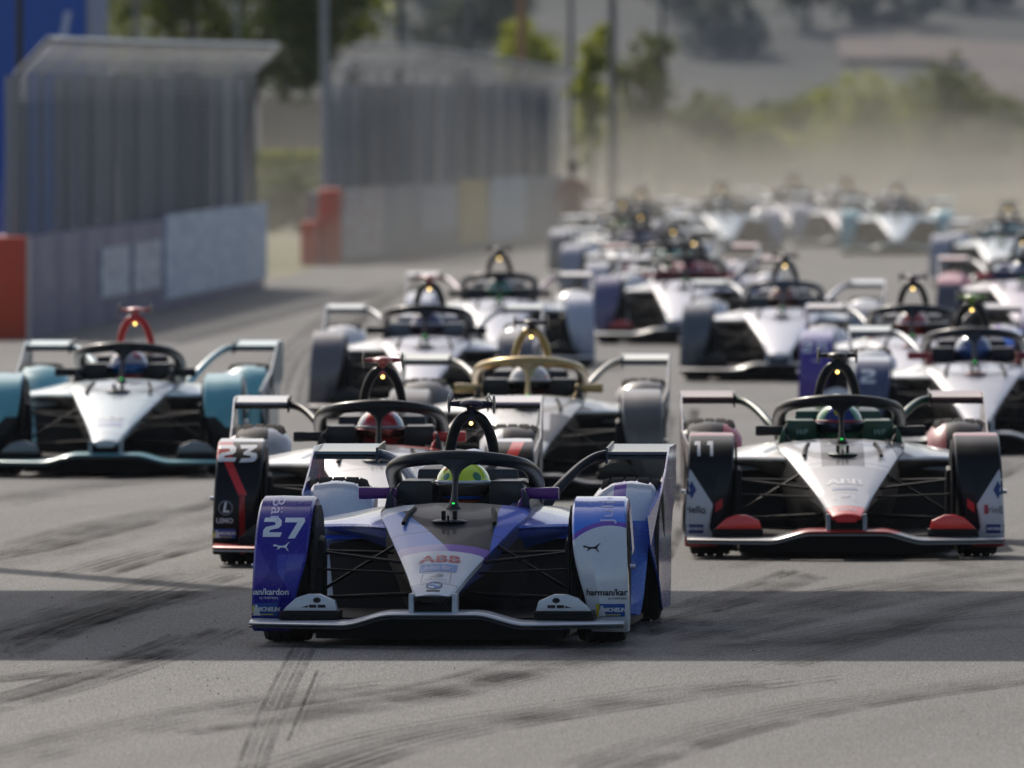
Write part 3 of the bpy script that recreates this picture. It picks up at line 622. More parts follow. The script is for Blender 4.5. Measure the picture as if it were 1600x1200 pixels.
# sidepods
def pod_deck(s_):
    m = MB(); rg = []
    for x, yl, zl, zt in crom([(.25, .40, .520, .595), (.30, .44, .531, .606), (.37, .56, .535, .603), (.46, .80, .532, .586), (.56, 1.02, .527, .563), (.65, 1.19, .520, .543), (.72, 1.34, .512, .527), (.745, 1.5, .505, .514)], 3):
        rg.append([(x, yl, zl-.012), (x, yl+.010, zl-.001), (x, yl+.07, zl+.010), (x, yl+.40, zl+(zt-zl)*.7), (x, yl+.75, zt), (x, 2.9, zt-.04), (x, 3.7, zt-.24), (x, 3.6, zt-.30), (x, 2.8, zt-.2), (x, yl+.7, zl-.05), (x, yl+.3, zl-.035), (x, yl+.03, zl-.024)])
    m.loft(rg); return m.mesh('sidepod', mirror=s_ < 0, ang=40)
for s_, sd in ((1, 'r'), (-1, 'l')):
    part('sidepod', pod_deck(s_), 'pod_' + sd)
    m = MB(); rg = []
    for x, yl, z in crom([(.25, 1.0, .52), (.33, 1.02, .495), (.42, 1.06, .468), (.55, 1.12, .455), (.66, 1.2, .452)], 3):
        rg.append([(x, yl, z-.004), (x, yl+.05, z+.012), (x, yl+.3, z+.02), (x, yl+.32, z+.012), (x, yl+.05, z-.012)])
    m.loft(rg); part('sidepod_vane', m.mesh('sidepod_vane', mirror=s_ < 0), 'vane_' + sd)
    m = MB(); rg = []
    for x, yl, zt, zb in crom([(.25, .40, .53, .40), (.30, .45, .535, .415), (.37, .58, .54, .435), (.46, .82, .537, .455), (.56, 1.04, .532, .473), (.64, 1.18, .528, .482)], 4):
        rg.append([(x, yl+.03, zt-.022), (x, yl+.05, (zt*.6+zb*.4)-.01), (x, yl+.13, (zt+zb)/2-.015), (x, yl+.30, zb)])
    m.loft(rg, closed=False); part('shoulder', m.mesh('shoulder', mirror=s_ < 0, ang=60, solid=.004), 'shoulder')
    m = MB(); m.loft([[(.2, 1.2, .06), (.62, 1.4, .06), (.655, 1.45, .42), (.2, 1.2, .50)], [(.2, 3.5, .07), (.35, 3.5, .07), (.36, 3.5, .35), (.2, 3.5, .40)]]); part('radiator_duct', m.mesh('radiator_duct', mirror=s_ < 0, bevel=.02), 'under')
m = MB(); m.prism([(-.25, .55), (.25, .55), (.62, 1.0), (.80, 1.5), (.80, 2.5), (.55, 3.0), (.5, 4.25), (-.5, 4.25), (-.55, 3.0), (-.80, 2.5), (-.80, 1.5), (-.62, 1.0)], 'z', .035, .06); part('floor', m.mesh('floor'), 'carbon')
m = MB(); m.prism([(-.30, -.62), (.30, -.62), (.58, -.45), (.58, .9), (-.58, .9), (-.58, -.45)], 'z', .030, .13); part('shade_slab', m.mesh('shade_slab'), 'carbon')  # slab added to block light under the nose and look black
m = MB(); m.loft([[(-.45, 3.6, .06), (.45, 3.6, .06), (.45, 3.6, .1), (-.45, 3.6, .1)], [(-.48, 4.4, .2), (.48, 4.4, .2), (.48, 4.4, .3), (-.48, 4.4, .3)]]); part('diffuser', m.mesh('diffuser'), 'carbon')
# front wing
def wing_z(x):
    a = abs(x); t = min(1, max(0, (a-.19)/.24)); t = t*t*(3-2*t); return .158 - .050*t
m = MB(); rg = []
for i in range(61):
    x = -.872 + 1.744*i/60; a = abs(x); z = wing_z(x); yl = -1.03 + .30*max(0, (a-.15)/.72)**1.5; ch = .27 if a < .86 else .24
    rg.append([(x, yl, z-.005), (x, yl-.004, z), (x, yl+.006, z+.007), (x, yl+.10, z+.012), (x, yl+ch, z+.016), (x, yl+ch, z+.010), (x, yl+.10, z-.004), (x, yl+.02, z-.009)])
m.loft(rg); fw = part('front_wing', m.mesh('front_wing', ang=50), 'wing')
m = MB(); rg = []
for i in range(61):
    x = -.872 + 1.744*i/60; a = abs(x); z = wing_z(x)-.014; yl = -1.025 + .30*max(0, (a-.15)/.72)**1.5
    rg.append([(x, yl+.004, z-.007), (x, yl+.002, z+.001), (x, yl+.16, z+.003), (x, yl+.16, z-.012)])
m.loft(rg); part('wing_lip', m.mesh('wing_lip', ang=50), 'lip', fw)
m = MB(); m.prism([(-.99, .16), (-.97, .255), (-.80, .255), (-.82, .16)], 'x', .088, .112); both('nose_pylon', m, 'pylon', bevel=.006)
m = MB(); m.box(-.087, .087, -.93, -.7, .165, .214); part('nose_duct', m.mesh('nose_duct'), 'carbon')
# winglets inboard of the fairings
m = MB(); m.prism([(.462, .165), (.716, .165), (.70, .185), (.655, .225), (.60, .243), (.545, .243), (.475, .212)], 'y', -.70, -.60); both('winglet', m, 'cascade', bevel=.006)
m = MB(); m.prism([(.455, .125), (.735, .125), (.725, .1645), (.455, .1645)], 'y', -.715, -.45); both('winglet_base', m, 'carbon', bevel=.003)
# front wheel fairings
FS = [(-.36, .060, .70, .885, 0), (-.405, .12, .695, .885, .012), (-.43, .22, .675, .882, .03), (-.435, .33, .645, .878, .034), (-.415, .44, .622, .873, .022), (-.36, .545, .612, .868, .010), (-.26, .625, .608, .863, .003), (-.13, .668, .606, .860, 0), (0, .682, .606, .858, 0), (.14, .672, .606, .858, 0), (.27, .625, .607, .86, 0), (.36, .54, .61, .862, 0), (.41, .43, .612, .866, 0)]
def fairing(s_, fl):
    m = MB(); rg = []
    for y, z, xi, xo, bl in crom(FS, 4):
        d = Vector((y-0, z-.33)); L = d.length; dn = d/L
        def F(x, o): return (x, dn.x*(L+o), .33 + dn.y*(L+o))
        k = .115*fl
        rg.append([F(xi+.004, -k), F(xi, -.012), F(xi+.010, 0), F(xi+(xo-xi)*.34, bl), F(xi+(xo-xi)*.62, bl*.45 + .002), F(xo-.012, 0), F(xo-.002, -.012), F(xo-.004, -k)])
    m.loft(rg, closed=False); return m.mesh('front_fairing', mirror=s_ < 0, ang=22, solid=.008, tri=True)
FI = {}
for s_, sd in ((1, 'r'), (-1, 'l')):
    FI[sd] = part('front_fairing', fairing(s_, 1), 'fair_' + sd)
    m = MB(); m.prism([(-.38, .05), (-.40, .30), (-.36, .47), (-.27, .585), (-.1, .64), (.1, .64), (.27, .59), (.36, .48), (.30, .42), (.0, .47), (-.22, .40), (-.28, .25), (-.27, .05)], 'x', .592, .60); part('inner_fairing_plate', m.mesh('inner_plate', mirror=s_ < 0), 'carbon')
# wheels
def tyre_prof(r, hw, rim): return [(-hw*.98, rim), (-hw, r-.05), (-hw*.9, r-.012), (-hw*.7, r-.002), (-hw*.69, r-.010), (-hw*.62, r-.010), (-hw*.61, r), (-hw*.25, r+.001), (-hw*.24, r-.009), (-hw*.17, r-.009), (-hw*.16, r+.001), (hw*.16, r+.001), (hw*.17, r-.009), (hw*.24, r-.009), (hw*.25, r+.001), (hw*.61, r), (hw*.62, r-.010), (hw*.69, r-.010), (hw*.7, r-.002), (hw*.9, r-.012), (hw, r-.05), (hw*.98, rim)]
for (cx, cyy, r, hw) in ((.738, 0, .332, .118), (.712, 3.1, .350, .150)):
    for s_ in (1, -1):
        m = MB(); m.lathe_x(tyre_prof(r, hw, .235), cx, cyy, r, 56); ty = part('wheel', m.mesh('tyre', mirror=s_ < 0, ang=40), 'rubber')
        m = MB(); m.lathe_x([(-hw*.9, .236), (-hw*.9, .21), (hw*.6, .20), (hw*.93, .215), (hw*.97, .236)], cx, cyy, r, 40)
        for k in range(10):
            a = 2*math.pi*k/10; da = .07
            pr = [(cyy+.04*math.cos(a-.3), r+.04*math.sin(a-.3)), (cyy+.215*math.cos(a-da), r+.215*math.sin(a-da)), (cyy+.215*math.cos(a+da), r+.215*math.sin(a+da)), (cyy+.04*math.cos(a+.3), r+.04*math.sin(a+.3))]
            m.prism(pr, 'x', cx+hw*.45, cx+hw*.6)
        m.lathe_x([(hw*.3, .001), (hw*.3, .06), (hw*.75, .05), (hw*.85, .03), (hw*.85, .001)], cx, cyy, r, 20)
        part('rim', m.mesh('rim', mirror=s_ < 0), 'rim', ty)
# suspension
for pts, rr in (([(.17, -.22, .375), (.62, 0, .425)], .011), ([(.22, .22, .41), (.62, .02, .425)], .011), ([(.12, -.25, .235), (.62, -.02, .205)], .012), ([(.15, .3, .21), (.62, .02, .205)], .012), ([(.24, .02, .45), (.60, .03, .23)], .011), ([(.16, -.3, .33), (.62, -.12, .345)], .008)):
    m = MB(); m.tube(pts, rr*1.3, 8, sq=.55); both('suspension_arm', m, 'arm_black')
m = MB(); m.prism([(-.13, .16), (.14, .16), (.15, .42), (.05, .50), (-.1, .48)], 'x', .565, .625); both('brake_duct', m, 'carbon', bevel=.02)
m = MB(); m.tube([(.876, -.2, .36), (.90, -.2, .36)], .012, 8); both('wheel_sensor', m, 'chrome')
for pts in ([(.2, 3.0, .38), (.6, 3.1, .44)], [(.2, 3.3, .38), (.6, 3.12, .44)], [(.2, 2.9, .2), (.6, 3.1, .2)], [(.2, 3.4, .2), (.6, 3.12, .2)]):
    m = MB(); m.tube(pts, .014, 8, sq=.6); both('suspension_arm', m, 'arm_black')
# rear wheel covers, end plates, winglets and their arms
def rearcover():
    m = MB(); rg = []
    for y, z, xi, xo in crom([(2.18, .07, .60, .80), (2.35, .16, .58, .81), (2.6, .38, .555, .82), (2.74, .54, .54, .83), (2.86, .655, .53, .84), (3.0, .715, .53, .845), (3.3, .722, .535, .845)], 4):
        dz = .05*max(0, (z-.3)/.4); q_ = z - .035*max(0, (z-.4)/.3)
        rg.append([(xi+.01, y+.02, max(.05, q_-.24)), (xi, y, q_-.02-dz), (xi+.03, y-.01, q_-.002-dz*.6), (xi+.10, y-.02, q_+.004-dz*.1), (xi+(xo-xi)*.6, y-.02, q_+.006), (xo-.02, y-.005, q_-.004), (xo, y, q_-.02)])
    m.loft(rg, closed=False); return m
for s_, sd in ((1, 'r'), (-1, 'l')):
    part('rear_fairing', rearcover().mesh('rear_fairing', mirror=s_ < 0, ang=30, solid=.01), 'rear_' + sd)
m = MB(); m.prism([(2.95, .06), (2.72, .2), (2.52, .38), (2.45, .52), (2.80, .63), (3.25, .73), (3.62, .838), (4.28, .838), (4.30, .60), (3.95, .52), (3.80, .40), (3.78, .2), (3.72, .06)], 'x', .866, .874); m.v = [(x - .17*max(0, (2.74-y)), y, z) for x, y, z in m.v]; both('end_plate', m, 'plate_side')
m = MB(); rg = []
for x in (.570, .58, .68, .78, .865): rg.append([(x, 3.70, .798), (x, 3.70, .812), (x, 3.78, .816), (x, 4.0, .823), (x, 4.22, .840), (x, 4.22, .832), (x, 3.95, .800), (x, 3.75, .788)])
m.loft(rg); both('rear_winglet', m, 'rwing!')
m = MB(); rg = []
for x in (.570, .865): rg.append([(x, 3.66, .775), (x, 3.66, .79), (x, 3.86, .793), (x, 3.86, .77)])
m.loft(rg); both('winglet_flap', m, 'flap')
m = MB(); m.prism([(3.62, .755), (3.66, .832), (4.25, .852), (4.25, .80), (3.9, .765)], 'x', .560, .570); both('winglet_fence', m, 'flap')
m = MB(); m.tube([(.24, 3.25, .50), (.30, 3.28, .585), (.36, 3.4, .66), (.43, 3.6, .735), (.50, 3.75, .782), (.57, 3.82, .798)], [.05, .034, .029, .027, .026, .026], 10, sq=.9, smooth=5); both('winglet_arm', m, 'arm!')
m = MB(); m.prism([(-.12, .3), (.12, .3), (.1, .5), (-.1, .5)], 'y', 4.2, 4.4); part('tail_structure', m.mesh('tail'), 'carbon')

# driver (mesh shared): body in the seat, helmet, visor
def skin(name, joints, edges, root=0, sub=2):
    me = bpy.data.meshes.new(name); me.from_pydata([j[:3] for j in joints], edges, []); o = bpy.data.objects.new(name, me); COL.objects.link(o)
    sk = o.modifiers.new('s', 'SKIN'); 
    for i, j in enumerate(joints):
        r = j[3] if isinstance(j[3], tuple) else (j[3], j[3]); me.skin_vertices[0].data[i].radius = r; me.skin_vertices[0].data[i].use_root = (i == root)
    sb = o.modifiers.new('u', 'SUBSURF'); sb.levels = sub; sb.render_levels = sub
    dg = bpy.context.evaluated_depsgraph_get(); out = bpy.data.meshes.new_from_object(o.evaluated_get(dg)); bpy.data.objects.remove(o); out.shade_smooth(); out.materials.clear(); out.name = name; return out
J = [(0, 1.50, .22, (.13, .10)), (0, 1.52, .36, (.13, .10)), (0, 1.50, .49, (.16, .10)), (0, 1.44, .585, (.06, .06)), (-.17, 1.45, .50, .06), (-.22, 1.22, .42, .045), (-.13, 1.02, .52, .035), (-.115, .985, .545, .03),
     (.17, 1.45, .50, .06), (.22, 1.22, .42, .045), (.13, 1.02, .52, .035), (.115, .985, .545, .03), (-.1, 1.3, .20, .08), (-.11, .95, .30, .06), (-.09, .55, .26, .045), (.1, 1.3, .20, .08), (.11, .95, .30, .06), (.09, .55, .26, .045)]
E = [(0, 1), (1, 2), (2, 3), (2, 4), (4, 5), (5, 6), (6, 7), (2, 8), (8, 9), (9, 10), (10, 11), (0, 12), (12, 13), (13, 14), (0, 15), (15, 16), (16, 17)]
DRIVER = skin('driver_body', J, E)
m = MB()
def hshape(p):
    x, y, z = p[0], p[1]-1.35, p[2]-.70
    if z < 0: x *= 1 - .16*(-z/.13); y = y*(1 - .08*(-z/.13)) - .018*(-z/.13)
    y = max(y, -.150); 
    return (x, 1.35+y, .70+z*(1 if z > 0 else .86))
m.ell((0, 1.35, .70), (.133, .16, .124), 32, 20, hshape); HELMET = m.mesh('helmet', ang=0)
m = MB(); rg = []
for z in (.656, .670, .684, .699, .713, .727):
    row = []
    for k in range(21):
        a = R(-170 + 160*k/20); zz = z-.70; ph = math.asin(max(-1, min(1, (zz if zz > 0 else zz/.86)/.124))); x = .137*math.cos(ph)*math.cos(a); y = .165*math.cos(ph)*math.sin(a)
        if zz < 0: x *= 1-.16*(-zz/.13)
        row.append((x, 1.35+max(y, -.156), z))
    rg.append(row)
m.loft(rg[:5], closed=False); VISOR = m.mesh('visor', ang=0, solid=.004)
m = MB(); m.loft(rg[4:], closed=False); STRIP = m.mesh('sun_strip', ang=0, solid=.004)
m = MB(); m.ell((0, 1.36, .69), (.075, .095, .10), 16, 10); HEADM = m.mesh('head')
m = MB(); m.tube([(0, 1.52, .80), (0, 1.45, .80), (0, 1.5, .83)], .004, 4); 

# ---- lettering, projected onto the panel that carries it
BVH = {}
def bvh_of(me):
    if me.name not in BVH:
        BVH[me.name] = BVHTree.FromPolygons([v.co.copy() for v in me.vertices], [tuple(p.vertices) for p in me.polygons])
    return BVH[me.name]
def text2d(s, size, bold=0., shear=0., space=1.):
    c = bpy.data.curves.new('t', 'FONT'); c.body = s; c.size = size; c.offset = bold; c.shear = shear; c.space_character = space; c.align_x = 'CENTER'; c.align_y = 'CENTER'; c.resolution_u = 4
    o = bpy.data.objects.new('t', c); COL.objects.link(o); dg = bpy.context.evaluated_depsgraph_get(); dg.update(); me = bpy.data.meshes.new_from_object(o.evaluated_get(dg))
    vs = [(v.co.x, v.co.y) for v in me.vertices]; fs = [tuple(p.vertices) for p in me.polygons]; bpy.data.objects.remove(o); bpy.data.meshes.remove(me); return vs, fs
def rect2d(w, h): return [(-w/2, -h/2), (w/2, -h/2), (w/2, h/2), (-w/2, h/2)], [(0, 1, 2, 3)]
def ring2d(r0, r1, n=24, ax=1.):
    return [(r*math.cos(2*math.pi*i/n), ax*r*math.sin(2*math.pi*i/n)) for r in (r0, r1) for i in range(n)], [(i, (i+1) % n, n+(i+1) % n, n+i) for i in range(n)]
def disc2d(r, n=18, a0=0, a1=360, ax=1.): 
    return [(0, 0)] + [(r*math.cos(R(a0+(a1-a0)*i/n)), ax*r*math.sin(R(a0+(a1-a0)*i/n))) for i in range(n+1)], [(0, i+1, i+2) for i in range(n)]
def frame2d(w, h, t):
    a, b = rect2d(w, h)[0], rect2d(w-2*t, h-2*t)[0]; return a+b, [(i, (i+1) % 4, 4+(i+1) % 4, 4+i) for i in range(4)]
def poly2d(pts, sx=1, sy=1): return [(x*sx, y*sy) for x, y in pts], [tuple(range(len(pts)))]
def merge2d(*a):
    vs, fs = [], []
    for (v, f), dx_, dy_ in a: b_ = len(vs); vs += [(x+dx_, y+dy_) for x, y in v]; fs += [tuple(b_+i for i in q) for q in f]
    return vs, fs
def decal(name, shape, fn, target, direc, mat, parent, lift=.003, cell=.03):
    """fn maps (u,v) to a start point; cast along direc onto the target mesh"""
    vs, fs = shape; bm = bmesh.new(); bv = [bm.verts.new((x, y, 0)) for x, y in vs]
    for f in fs:
        try: bm.faces.new([bv[i] for i in f])
        except ValueError: pass
    bmesh.ops.triangulate(bm, faces=bm.faces)
    for _ in range(4):
        es = [e for e in bm.edges if e.calc_length() > cell]
        if not es: break
        bmesh.ops.subdivide_edges(bm, edges=es, cuts=1); bmesh.ops.triangulate(bm, faces=[f for f in bm.faces if len(f.verts) > 3])
    T_ = bvh_of(target); d = Vector(direc).normalized(); dead = []
    if direc[2] < -.5: lift *= .7
    for v in bm.verts:
        s = Vector(fn(v.co.x, v.co.y)); h = T_.ray_cast(s - d*3, d)
        if h[0] is None: dead.append(v)
        else: v.co = h[0] - d*lift
    bmesh.ops.delete(bm, geom=dead, context='VERTS')
    if not bm.faces: bm.free(); return None
    me = bpy.data.meshes.new(name); bm.to_mesh(me); bm.free(); me.shade_smooth()
    return link(name, me, mat, parent)
def front(cx, cz, rot=0):                       # lay a shape on a surface seen from the front
    c, s = math.cos(rot), math.sin(rot)
    return lambda u, v: (cx + u*c - v*s, 0, cz + u*s + v*c)
def topd(cx, cyy, k=1.):                        # lay a shape on a surface seen from above, letters read from the front
    return lambda u, v: (cx + u, cyy + v*k, 0)
def ink(name, c): return paint('ink_' + name, c, rough=.4, coat=.3, dirt=0)
WHITE_I, BLACK_I, RED_I, BLUE_I, YEL_I, GREY_I = ink('white', (.75, .75, .78)), ink('black', (.015, .015, .018)), ink('red', (.42, .03, .06)), ink('blue', (.02, .09, .36)), ink('yellow', (.75, .6, .03)), ink('grey', (.2, .21, .24))
CAT = [(-1, .22), (-.82, .34), (-.6, .28), (-.3, .16), (.1, .14), (.42, .22), (.6, .40), (.86, .62), (1.0, .60), (.78, .42), (.68, .18), (.60, -.02), (.74, -.30), (.88, -.52), (.66, -.42), (.50, -.14), (.2, -.06), (-.1, -.08), (-.34, -.28), (-.62, -.36), (-.42, -.18), (-.38, .0), (-.66, .08), (-.9, .06)]
TWO = [(0, .78), (.06, 1.0), (.78, 1.0), (.94, .86), (.94, .60), (.80, .46), (.36, .36), (.30, .24), (.98, .24), (.90, 0), (-.02, 0), (0, .36), (.14, .52), (.62, .62), (.62, .74), (.56, .78)]
SEVEN = [(0, 1.0), (1.08, 1.0), (1.12, .80), (.58, -.08), (.20, -.08), (.70, .76), (-.02, .76)]
ONE = [(.1, 1.), (.62, 1.), (.62, 0), (.32, 0), (.32, .74), (.0, .74)]
def num27(w, h): return merge2d((poly2d(TWO, w*.46, h), -w*.5, -h/2), (poly2d(SEVEN, w*.42, h), .02*w, -h/2))
def michelin(car_f, x, z, w=.118, h=.05, me=None):
    decal('tyre_maker_panel', rect2d(w, h), front(x, z), me, (0, 1, 0), BLUE_I, car_f, .003)
    decal('yellow_strip', rect2d(w*.12, h), front(x - w*.5, z), me, (0, 1, 0), YEL_I, car_f, .0045)
    decal('yellow_strip', rect2d(w*.7, h*.07), front(x - w*.02, z - h*.36), me, (0, 1, 0), YEL_I, car_f, .0045)
    decal('lettering', text2d('MICHELIN', h*.42, .0012, .25, .95), front(x + w*.10, z + h*.02), me, (0, 1, 0), WHITE_I, car_f, .006)
    decal('tyre_man', merge2d((disc2d(h*.12), 0, h*.25), (disc2d(h*.2), 0, 0), (poly2d([(-.2, 0), (.2, 0), (.3, -.4), (-.3, -.4)], h, h), 0, -h*.05)), front(x - w*.35, z), me, (0, 1, 0), WHITE_I, car_f, .006)

# ---- livery
CHROME = paint('mirror_glass', (.7, .7, .72), rough=.08, coat=0, metal=1, dirt=0)
def P(nm, c, **kw): return paint(nm, c, **kw)
def livery(tag_, d):
    """d: colour per key, or a ready material"""
    base = dict(carbon=CARBON, rubber=RUBBER, rim=RIM, lamp=LAMP, green=GREEN, chrome=CHROME, arm_black=CARBON, under=CARBON, shoulder=CARBON, stalk_r=None, stalk_l=None)
    df = dict(nose='c8ccd0', cover='c8ccd0', pad='26282c', side='2a2c30', hoop='17181a', tcam='1c1d20', plate='3a3c40', halo='17181b', mirror_r='1a1b1e', mirror_l='1a1b1e', pod_r='c8ccd0', pod_l='c8ccd0', vane_r='9a9da0', vane_l='9a9da0',
              wing='b8bcc0', lip='2e3034', pylon='b8bcc0', cascade='1a1b1e', fair_r='303338', fair_l='303338', rear_r='c0c4c8', rear_l='c0c4c8', plate_side='c0c4c8', rwing_r='c0c4c8', rwing_l='c0c4c8', flap='55585c', arm_r='c0c4c8', arm_l='c0c4c8')
    df.update(d); out = dict(base)
    for k, v in df.items():
        out[k] = v if isinstance(v, bpy.types.Material) else paint('%s_%s' % (tag_, k), v if isinstance(v, str) else v)
    out['stalk_r'] = d.get('stalk_r') or out['mirror_r']; out['stalk_l'] = d.get('stalk_l') or out['mirror_l']
    return out
def build_car(px, D, yaw, liv, label, helmet, dlabel, group='electric single seaters on the grid'):
    x = wx(px, D); car = empty('racing_car', (x, D, .0045), -yaw, label=label, cat='racing car', group=group); objs = []
    for nm, me, key, par in PARTS:
        objs.append(link(nm, me, liv[key], objs[par] if par is not None else car))
    drv = empty('person', (x, D, .0045), -yaw, label=dlabel, cat='person', group='drivers in the cockpits')
    link('body', DRIVER, helmet.get('suit'), drv); link('head', HEADM, paint('skin', (.5, .3, .2), coat=0), drv)
    hm = link('helmet', HELMET, helmet['shell'], drv); link('visor', VISOR, helmet['visor'], hm); link('sun_strip', STRIP, helmet['strip'], hm)
    return car, objs
def hel(nm, c, layers=(), visor=(.25, .25, .27), strip='d8dade', suit=(.4, .4, .42), vm=.8):
    return dict(shell=paint('helmet_' + nm, c, layers, rough=.2, coat=1., dirt=0), visor=paint('visor_' + nm, visor, rough=.12, coat=1, metal=vm, dirt=0), strip=paint('strip_' + nm, strip, rough=.3, coat=1, dirt=0), suit=paint('suit_' + nm, suit, rough=.8, coat=0))

W = (.68, .69, .72); BLK = (.006, .006, .009)
# --- car 27
BL = (.015, .10, .62); LBL = (.10, .24, .62); PUR = (.17, .06, .42); IND = (.022, .014, .27); CHA = (.028, .032, .038)
blue_nose = paint('blue27', LBL, [
    ([(1, .325, 0, -.051)], CHA),                              # charcoal right of the diagonal
    ([(1, 0, 0, .215)], BL), ([(-1, 1.2, 0, .95), (-1, 0, 0, .20)], W),
    ([('ball', 0, -1.4, .20, 1.285, -1)], (.40, .34, .58)), ([('ball', 0, -1.4, .20, 1.285, -1), (1, .325, 0, -.051)], PUR),
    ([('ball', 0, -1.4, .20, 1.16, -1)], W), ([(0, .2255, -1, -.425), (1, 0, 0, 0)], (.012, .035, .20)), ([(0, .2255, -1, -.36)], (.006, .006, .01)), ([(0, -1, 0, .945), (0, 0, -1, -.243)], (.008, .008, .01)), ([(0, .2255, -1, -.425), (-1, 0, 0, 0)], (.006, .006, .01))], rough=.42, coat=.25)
pod27 = paint('pod27', BL, [([(0, 0, 1, .49), (0, .35, 1, .965)], (.62, .64, .68))], rough=.25)
f27l = paint('fairing27_left', IND, [([(-1, 0, -.5, .62), (-1, 0, .9, 1.1)], (.05, .03, .34)), ([(1, 0, .55, -.57), (0, 0, -1, -.42), (1, 0, 0, -.76)], (.045, .05, .40)), ([(1, 0, 0, -.60)], (.03, .02, .2))], rough=.22, coat=.9)
f27r = paint('fairing27_right', W, [([('ball', .79, -.35, .30, .255, 1), (0, 0, 1, .42)], PUR), ([('ball', .79, -.35, .30, .275, 1), (0, 0, 1, .42)], (.02, .18, .72))], rough=.22, coat=.9)
rear27 = paint('rear27', (.62, .65, .70), [([(0, 0, -1, -.5)], (.04, .14, .50)), ([(1, 0, 0, .64), (-1, 0, 0, -.70), (0, 0, 1, .52)], PUR)], rough=.22, coat=.9)
plate27 = paint('plate27', (.62, .64, .74), [([(0, 1, 2.2, 4.9), (0, -1, -2.2, -5.25)], PUR), ([(0, 0, -1, -.30)], (.05, .05, .30)), ([(0, 1, 0, 4.0), (0, 0, 1, .60)], (.10, .05, .22)), ([(0, -1, 0, -2.95)], BL), ([(0, 1, 0, 2.95), (0, -1, 0, -3.12)], PUR)], rough=.22, coat=.9)
PURP = paint('purple_mirror', (.12, .02, .17), rough=.3)
LV27 = dict(shoulder=paint('shoulder27', (.02, .08, .42), rough=.3), nose=blue_nose, pod_r=pod27, pod_l=pod27, fair_l=f27l, fair_r=f27r, rear_l=paint('rear27l', (.60, .63, .68), rough=.22), rear_r=rear27, plate_side=plate27, mirror_l=PURP, mirror_r=PURP, vane_r=BL, vane_l=BL,
            pad='2b2f34', side='1f2840', cascade='c9ccd0', wing='b4b8bf', lip='3c4046', pylon='b4b8bf', rwing_l='7a838f', rwing_r='566070', flap='303840', arm_l='8f969e', arm_r='20242a', tcam='241a38', plate='54585e', halo='1c1f25', hoop='16171a', cover=BL,
            stalk_l=paint('purple_stalk', (.03, .012, .05)), stalk_r=PURP)
YG = (.80, .95, .015)
h27 = hel('27', YG, [([(0, 0, -1, -.672)], (.02, .12, .60)), ([(0, 0, -1, -.640), (0, 0, 1, .632)], (.02, .02, .03)), ([(0, 0, -1, -.634)], (.60, .10, .03)), ([('ball', -.085, 1.22, .755, .028, -1)], (.02, .22, .06)), ([('ball', .085, 1.22, .755, .032, -1)], (.02, .22, .06)),
                       ([('ball', -.075, 1.28, .80, .03, -1)], (.65, .12, .03)), ([('ball', -.03, 1.2, .77, .026, -1)], (.03, .08, .3)), ([('ball', .07, 1.33, .815, .03, -1)], (.03, .12, .5))], visor=(.05, .04, .035), vm=.0, strip=(.80, .81, .84), suit=(.1, .1, .14))
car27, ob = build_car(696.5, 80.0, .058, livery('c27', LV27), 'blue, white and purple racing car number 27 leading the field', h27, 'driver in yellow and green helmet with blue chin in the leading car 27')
FL, FR, NO = ob[FI['l']], ob[FI['r']], ob[body_i]; mL, mR = PARTS[FI['l']][1], PARTS[FI['r']][1]; Y = (0, 1, 0)
decal('number', num27(.195, .088), front(-.733, .545), mL, Y, WHITE_I, FL)
decal('leaping_cat', poly2d(CAT, .040, .036), front(-.742, .455), mL, Y, WHITE_I, FL)
decal('lettering', text2d('Bär', .085), front(-.775, .628, -math.pi/2), mL, Y, ink('lilac', (.55, .52, .75)), FL, cell=.015)
decal('lettering', text2d('harman/kardon', .040, .0009), front(-.828, .245), mL, Y, WHITE_I, FL); decal('lettering', text2d('by HARMAN', .016), front(-.80, .217), mL, Y, WHITE_I, FL)
michelin(FL, -.818, .162, h=.062, me=mL)
decal('leaping_cat', poly2d(CAT, .042, .036), front(.708, .452), mR, Y, BLACK_I, FR)
decal('lettering', text2d('Juliu', .085), front(.775, .640, -math.pi/2*-1), mR, Y, ink('lilac', (.55, .52, .75)), FR, cell=.015)
decal('lettering', text2d('harman/kardon', .042, .0010), front(.812, .245), mR, Y, BLACK_I, FR); decal('lettering', text2d('by HARMAN', .016), front(.83, .217), mR, Y, BLACK_I, FR)
michelin(FR, .800, .162, w=.125, h=.060, me=mR)
Z = (0, 0, -1); nm_ = body_me
def abb(parent, col, y, sx=.2, sl=.13):
    v, f = text2d('ABB', 1, .035, 0, 1.05); X = max(abs(a) for a, b_ in v); Yx = max(abs(b_) for a, b_ in v)
    decal('lettering', ([(a/X*sx/2, b_/Yx*sl/2) for a, b_ in v], f), topd(0, y), nm_, Z, col, parent)
    for dy_ in (0,): decal('letter_gap', rect2d(sx*1.02, sl*.06), topd(0, y), nm_, Z, W_GAP, parent, .0042)
W_GAP = ink('white_gap', W)
abb(NO, RED_I, -.41)
decal('sponsor_panel', rect2d(.175, .125), topd(0, -.555), nm_, Z, ink('sky', (.10, .22, .5)), NO); v, f = text2d('Julius Bär', .034); decal('lettering', ([(a, b_*2.6) for a, b_ in v], f), topd(0, -.557), nm_, Z, WHITE_I, NO, .0045)
decal('series_frame', frame2d(.138, .165, .004), topd(0, -.725), nm_, Z, GREY_I, NO); v, f = text2d('FORMULA E', .019); decal('lettering', ([(a, b_*2.4) for a, b_ in v], f), topd(0, -.762), nm_, Z, GREY_I, NO, .004)
decal('series_emblem', poly2d([(-1, -.5), (-.2, .1), (.3, .6), (.9, .4), (1, 0), (.3, -.1), (1, -.4), (0, -.5)], .035, .05), topd(0, -.695), nm_, Z, GREY_I, NO)
